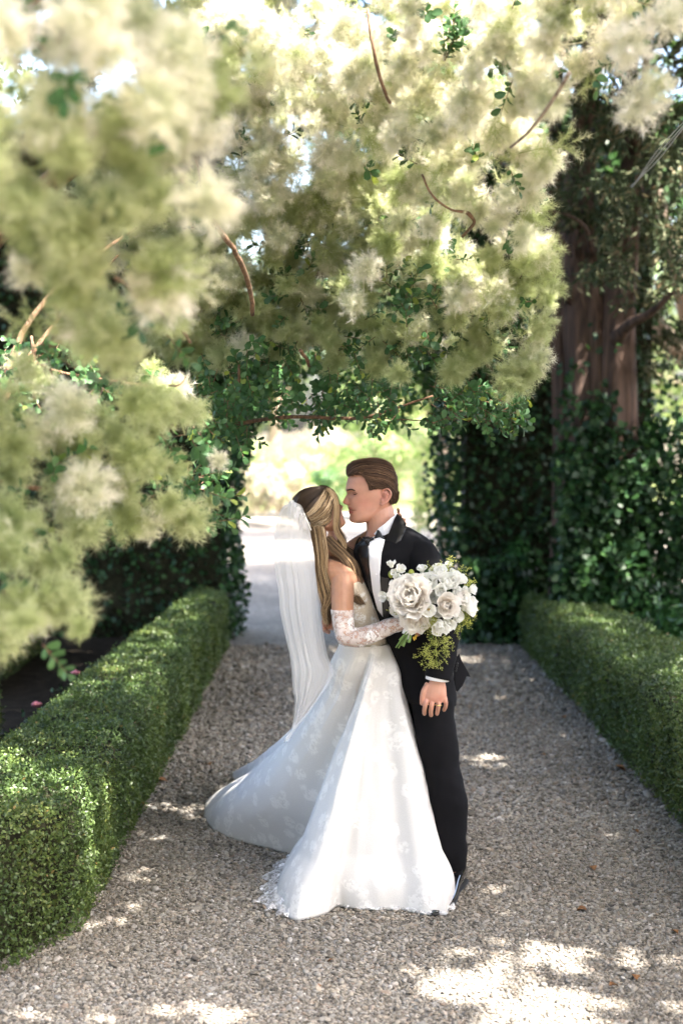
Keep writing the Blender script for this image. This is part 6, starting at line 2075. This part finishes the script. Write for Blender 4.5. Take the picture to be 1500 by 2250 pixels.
# gathered comb at the top
M_tulle = M_veil
s = Soup(); r5 = random.Random(6)
for k in range(34):
    t = r5.random()
    px = 641 + 41 * t; py = 1104 + 4 * t + 52 * t ** 1.6
    Y0 = 5.765 - .045 * math.sin(t * 3) + r5.uniform(0, .05); w_ = r5.uniform(.003, .006); dx = r5.uniform(2, 8)
    v, f = tube([vec(px + 1, py + 2, Y0), vec(px - dx * .4, py - r5.uniform(-1, 3), Y0 - .006), vec(px - dx, py + 6, Y0 - .008), vec(px - dx * 1.3, py + 22, Y0 - .004), vec(px - dx * 1.5, py + 34, Y0 + .006)], [w_, w_ * 1.7, w_ * 1.6, w_, .001], 7, n=12, cap=False); s.add(v, f)
s.obj('veil_gather', M_tulle, veil)
s = Soup()
for k in range(20):
    t = k / 19
    v, f = ellipsoid(vec(668 + 15 * t, 1128 + 36 * t, 5.722), (.0028, .0028, .0028), 6, 5); s.add(v, f)
s.obj('comb_beads', M_pearl, veil)
# ================================================================== BOUQUET
bq = empty('bouquet', vec(905, 1378, 5.57))
tag(bq, 'bridal bouquet of white peonies, roses and sweet peas with lime sprays in her hand', 'bouquet')


def petal_mat(name, c0, c1):
    m, nt, out = newmat(name)
    c = ramp(nt, attr(nt), [(0, c0), (1, c1)])
    p = N(nt, 'ShaderNodeBsdfPrincipled', i_Roughness=.55); p.inputs['Specular IOR Level'].default_value = .25
    t = N(nt, 'ShaderNodeBsdfTranslucent'); mx = N(nt, 'ShaderNodeMixShader', i_0=.42)
    nt.links.new(c, p.inputs['Base Color']); nt.links.new(c, t.inputs[0])
    nt.links.new(p.outputs[0], mx.inputs[1]); nt.links.new(t.outputs[0], mx.inputs[2]); nt.links.new(mx.outputs[0], out.inputs[0])
    return m


M_petal = petal_mat('ivory_petal', (.88, .80, .70), (.92, .90, .87))
M_petal_w = petal_mat('white_petal', (.88, .89, .78), (.93, .93, .92))
M_lime = foliage('lady_mantle', [(0, (.20, .26, .05)), (.6, (.42, .46, .11)), (1, (.60, .60, .22))], rough=.6, trans=.3)
M_stem = simple('flower_stem', (.12, .20, .05), .5, .4)
M_seed = simple('yellow_centre', (.55, .36, .05), .7, .2)
M_ribbon = simple('white_ribbon', (.82, .82, .84), .5, .4)


def petal_mesh(seed, cup, ruffle, mat, w=1.0):
    r = np.random.default_rng(seed); nu, nv = 7, 7; v = []; t = []
    ph_ = r.uniform(0, 6.28)
    for j in range(nv):
        b = j / (nv - 1)
        hw = w * .5 * math.sin(min(1.0, b * 1.05 + .12) * math.pi * .62) ** .8
        for i in range(nu):
            a = i / (nu - 1) * 2 - 1
            x = a * hw * (1 - .12 * b * a * a)
            y = b * (1 - .12 * a * a)
            z = cup * (x * x * 1.5 + (b - .1) ** 2 * .55) + ruffle * b * b * math.sin(a * 5 + ph_) * .12 - (.15 * max(0, b - .75) * cup)
            v.append((x, y, z)); t.append(.25 + .75 * b)
    return mesh('petal', np.array(v), [tuple(q) for q in grid_faces(nu, nv)], mat, True, np.array(t))


PMs = {('p', i): petal_mesh(900 + i, .9, 1.0, M_petal, 1.0) for i in range(3)}
PMs.update({('r', i): petal_mesh(910 + i, 1.0, .35, M_petal, 1.05) for i in range(2)})
PMs.update({('w', i): petal_mesh(920 + i, .7, .8, M_petal_w, 1.1) for i in range(3)})


def place(name, me, loc, M3, sc_, parent):
    o = bpy.data.objects.new(name, me); COL.objects.link(o); o.parent = parent
    M = Matrix.Translation(Vector(loc)) @ M3.to_4x4() @ Matrix.Scale(sc_, 4)
    if parent.type == 'EMPTY':
        o.matrix_local = Matrix.Translation(-parent.location) @ M
    else:
        o.matrix_local = M
    return o


def flower(name, px, py, Y, rpx, facing, kind, layers, seed, centre=None):
    """rosette of real petals on a small calyx; facing = direction the bloom looks"""
    r = random.Random(seed)
    c = Vector(vec(px, py, Y)); R0 = rpx / 3125 * Y * (1.0 if rpx > 25 else 1.2)
    q = Vector(facing).normalized().to_track_quat('Z', 'Y').to_matrix()
    v, f = ellipsoid((0, 0, 0), (R0 * .38, R0 * .38, R0 * .30), 12, 8)
    v = v @ np.array(q).T + np.array(c) - np.array(q @ Vector((0, 0, R0 * .25)))
    root = obj(name, v, f, M_petal if kind != 'w' else M_petal_w, bq, tint=np.full(len(v), .5))
    for li, (n_, open_, size, rad) in enumerate(layers):
        for i in range(n_):
            a = 2 * math.pi * (i + .5 * (li % 2)) / n_ + r.uniform(-.18, .18)
            tilt = open_ + r.uniform(-.12, .12)       # 0 upright (closed) .. 1.5 flat
            M3 = q @ Matrix.Rotation(a, 3, 'Z') @ Matrix.Rotation(math.pi / 2 - tilt, 3, 'X')
            base = c + q @ (Matrix.Rotation(a, 3, 'Z') @ Vector((0, R0 * rad, -R0 * .30)))
            k_ = [k for k in PMs if k[0] == kind]
            me_ = PMs[r.choice(k_)]
            place('petal', me_, base, M3, R0 * size * r.uniform(.88, 1.1), root)
    if centre:
        s = Soup()
        for i in range(16):
            o = q @ Vector((r.gauss(0, .09) * R0, r.gauss(0, .09) * R0, R0 * .12 + r.uniform(0, .1) * R0))
            v, f = ellipsoid(c + o, (R0 * .05,) * 3, 6, 4); s.add(v, f)
        s.obj('centre', centre, root)
    return root


PEONY = [(6, .25, .62, .02), (8, .55, .85, .08), (9, .85, 1.02, .12), (10, 1.15, 1.12, .16), (9, 1.45, 1.15, .18)]
ROSE = [(4, .10, .55, .02), (5, .30, .70, .07), (6, .55, .85, .13), (6, .85, .98, .18), (6, 1.2, 1.05, .20)]
OPEN = [(5, .55, .95, .05), (6, 1.05, 1.1, .10)]
SMALL = [(4, .25, .9, .05), (5, .6, 1.05, .08), (5, 1.05, 1.05, .10)]
SP = [(2, .35, 1.0, .03), (3, 1.0, 1.15, .05)]
flower('peony', 905, 1312, 5.50, 43, (-.35, -.9, .35), 'p', PEONY, 1)
flower('peony', 911, 1357, 5.53, 30, (-.1, -.75, -.5), 'p', [(5, .5, .9, .05), (7, 1.0, 1.1, .1), (6, 1.35, 1.15, .12)], 2)
flower('rose', 981, 1330, 5.50, 29, (.15, -.95, .1), 'r', ROSE, 3)
flower('rose', 1009, 1314, 5.55, 23, (.55, -.75, .2), 'r', ROSE[:4], 4)
flower('white_bloom', 985, 1283, 5.55, 27, (.25, -.7, .6), 'w', SMALL, 5)
flower('white_bloom', 963, 1262, 5.57, 20, (-.1, -.6, .8), 'w', SMALL, 6)
flower('white_bloom', 938, 1290, 5.54, 24, (-.1, -.75, .7), 'w', OPEN, 7)
flower('white_bloom', 968, 1296, 5.51, 15, (0, -.95, .2), 'w', SMALL, 8)
flower('white_bloom', 941, 1338, 5.47, 16, (-.05, -.98, -.05), 'w', OPEN, 9, M_seed)
flower('white_bloom', 1026, 1334, 5.56, 21, (.8, -.5, .1), 'w', OPEN, 10)
flower('white_bloom', 964, 1372, 5.52, 20, (.05, -.75, -.6), 'w', OPEN, 11)
flower('white_bloom', 981, 1368, 5.54, 17, (.25, -.75, -.5), 'w', OPEN, 12)
flower('spray_rose', 1013, 1276, 5.57, 13, (.4, -.6, .6), 'w', SMALL, 13)
flower('spray_rose', 1018, 1298, 5.56, 10, (.5, -.8, .2), 'w', SMALL, 14)
flower('spray_rose', 1034, 1296, 5.58, 13, (.85, -.4, .3), 'w', SMALL, 15)
flower('spray_rose', 984, 1242, 5.60, 8, (.2, -.5, .8), 'w', SMALL, 16)
flower('spray_rose', 926, 1252, 5.58, 11, (-.1, -.4, .9), 'w', SMALL, 17)
flower('spray_rose', 992, 1257, 5.59, 8, (.4, -.6, .6), 'w', SMALL, 18)
flower('spray_rose', 969, 1249, 5.59, 9, (0, -.6, .8), 'w', SMALL, 28)
for i, (x, y, r_, fc) in enumerate(((859, 1241, 11, (-.2, -.4, .9)), (866, 1257, 9, (-.4, -.9, .2)), (879, 1252, 12, (.3, -.8, .4)), (873, 1268, 10, (-.2, -.9, .2)), (884, 1276, 10, (.3, -.9, .1)),
                                    (868, 1285, 11, (-.5, -.8, .3)), (877, 1293, 9, (0, -1, .1)), (846, 1309, 12, (-.8, -.6, 0)), (858, 1311, 11, (-.3, -.9, .1)), (872, 1303, 10, (0, -1, .3)))):
    flower('sweet_pea', x, y, 5.55, r_, fc, 'w', SP, 30 + i)
for i, (x, y, r_, fc) in enumerate(((952, 1312, 15, (0, -1, .1)), (1000, 1300, 14, (.3, -.9, .3)), (950, 1270, 13, (-.1, -.8, .6)), (1000, 1268, 12, (.4, -.7, .6)), (1003, 1352, 14, (.4, -.8, -.3)), (944, 1362, 14, (-.1, -.9, -.4)),
                                    (1020, 1316, 14, (.7, -.7, 0)), (872, 1338, 15, (-.6, -.8, -.2)), (893, 1276, 14, (-.3, -.7, .6)), (915, 1272, 12, (0, -.7, .7)), (962, 1345, 12, (0, -1, 0)))):
    flower('white_bloom', x, y, 5.55, r_, fc, 'w', SMALL, 60 + i)
# buds
for i, (x, y) in enumerate(((903, 1259), (924, 1271), (859, 1262))):
    v, f = ellipsoid(vec(x, y, 5.56), (.012, .012, .015), 12, 10); o = obj('bud', v, f, M_lime, bq, tint=np.full(len(v), .4))
# lime sprays
def spray(pts, n, spread, seed, size=.0042):
    """frothy lady's mantle: thin stalks ending in clusters of tiny stars"""
    r = np.random.default_rng(seed); s = Soup()
    P = np.array([vec(*p) for p in pts])
    v, f = tube(P, .0009, 4, n=12, cap=False); s.add(v, f, .2)
    pth = smooth_path(P, 40)
    for k in range(n):
        q = pth[int(r.uniform(.25, 1) * 39)]
        e = q + r.normal(0, 1, 3) * [spread, spread * .5, spread]
        v, f = tube([q, (q + e) / 2 + [0, 0, .002], e], .0005, 3, n=4, cap=False); s.add(v, f, .25)
        for j in range(6):
            c = e + r.normal(0, .0048, 3)
            d = unit(r.normal(size=3)); x = unit(np.cross(d, [0.1, 1, .2])); y = np.cross(d, x)
            sz = size * r.uniform(.6, 1.1); vv = [c + d * sz * .3]
            for a in range(8):
                rad = sz if a % 2 == 0 else sz * .35
                vv.append(c + rad * (math.cos(a * math.pi / 4) * x + math.sin(a * math.pi / 4) * y))
            s.add(vv, [(0, a + 1, (a + 1) % 8 + 1) for a in range(8)], r.uniform(.4, 1))
    return s.obj('lime_spray', M_lime, bq, smooth=False)
spray([(960, 1290, 5.56), (985, 1240, 5.58), (992, 1229, 5.6)], 16, .012, 1)
spray([(945, 1290, 5.57), (948, 1262, 5.57), (950, 1248, 5.58)], 34, .020, 2)
spray([(1000, 1290, 5.57), (1008, 1258, 5.59), (1014, 1254, 5.6)], 18, .016, 3)
spray([(1010, 1300, 5.57), (1030, 1284, 5.59), (1038, 1279, 5.6)], 14, .010, 4)
spray([(1005, 1350, 5.57), (1030, 1352, 5.58), (1041, 1343, 5.6)], 26, .012, 5)
spray([(1000, 1360, 5.56), (1015, 1366, 5.56), (1028, 1375, 5.57)], 30, .014, 6)
spray([(985, 1365, 5.56), (998, 1378, 5.56), (1004, 1392, 5.57)], 22, .012, 7)
spray([(885, 1335, 5.53), (872, 1330, 5.53), (862, 1322, 5.54)], 24, .012, 8)
spray([(880, 1345, 5.53), (872, 1338, 5.53), (868, 1346, 5.54)], 14, .010, 9)
spray([(930, 1370, 5.53), (940, 1380, 5.53), (945, 1386, 5.54)], 18, .012, 10)
spray([(950, 1350, 5.50), (948, 1362, 5.50), (955, 1368, 5.51)], 22, .012, 11)
spray([(958, 1385, 5.53), (952, 1412, 5.52), (930, 1432, 5.51), (914, 1446, 5.51)], 16, .012, 12)
spray([(957, 1382, 5.53), (958, 1420, 5.52), (958, 1445, 5.51), (962, 1465, 5.51)], 30, .022, 13)
spray([(955, 1390, 5.53), (945, 1415, 5.51), (936, 1428, 5.51), (932, 1440, 5.51)], 18, .015, 14)
spray([(960, 1395, 5.53), (972, 1412, 5.51), (978, 1425, 5.51), (976, 1440, 5.51)], 20, .015, 15)
spray([(972, 1412, 5.51), (980, 1408, 5.51), (986, 1405, 5.51)], 10, .008, 16)
spray([(958, 1420, 5.52), (950, 1444, 5.51), (944, 1460, 5.51)], 16, .010, 17)
# leaves among the blooms
r2 = np.random.default_rng(3)
P = np.array([vec(x, y, 5.585) for x, y in ((925, 1275), (932, 1262), (950, 1275), (890, 1262), (915, 1280), (1000, 1345), (1020, 1310), (975, 1310), (955, 1325), (900, 1275), (990, 1300), (948, 1392), (1005, 1330), (935, 1300), (880, 1320), (960, 1400))])
P = np.repeat(P, 5, 0) + r2.normal(0, .008, (len(P) * 5, 3))
vv, ff, tt = leaf_soup(P, np.repeat([[0, -1., .4]], len(P), 0), .034, .45, seed=8, face=.5, detailed=True)
obj('leaves', vv, ff, M_smokeleaf, bq, smooth=False, tint=tt)
# stems through the hand, ribbon
for i in range(15):
    rr_ = random.Random(i)
    x1, y1 = 868 + i * 2.4 + rr_.uniform(-2, 2), 1421 + rr_.uniform(-14, 6) - i * .7
    v, f = tube([vec(915 + i * 2, 1350, 5.55 + rr_.uniform(-.012, .012)), vec(898 + i * .8, 1378, 5.573 + rr_.uniform(-.010, .010)), vec(x1, y1, 5.55 + rr_.uniform(-.03, .02))], [.0022, .0026, .0027], 7, n=9)
    obj('stem', v, f, M_stem, bq)
P = np.array([vec(903, 1362, 5.572), vec(897, 1378, 5.572), vec(892, 1394, 5.570)])
v, f = tube(P, [.019, .0175, .018], 20, n=8, cap=False); shell('ribbon', list(v.reshape(8, 20, 3)), M_ribbon, bq, .001)
v, f = tube([vec(896, 1392, 5.555), vec(898, 1400, 5.55), vec(895, 1406, 5.55)], [(.008, .001), (.007, .001), (.006, .001)], 8, n=8); obj('ribbon_tail', v, f, M_ribbon, bq)
for i in range(5):
    v, f = ellipsoid(vec(908 + i * 1.6, 1402 - i * 1.2 + (i % 2) * 4, 5.55), (.0028, .002, .0055), 8, 6); obj('dry_bract', v, f, M_seed, bq)
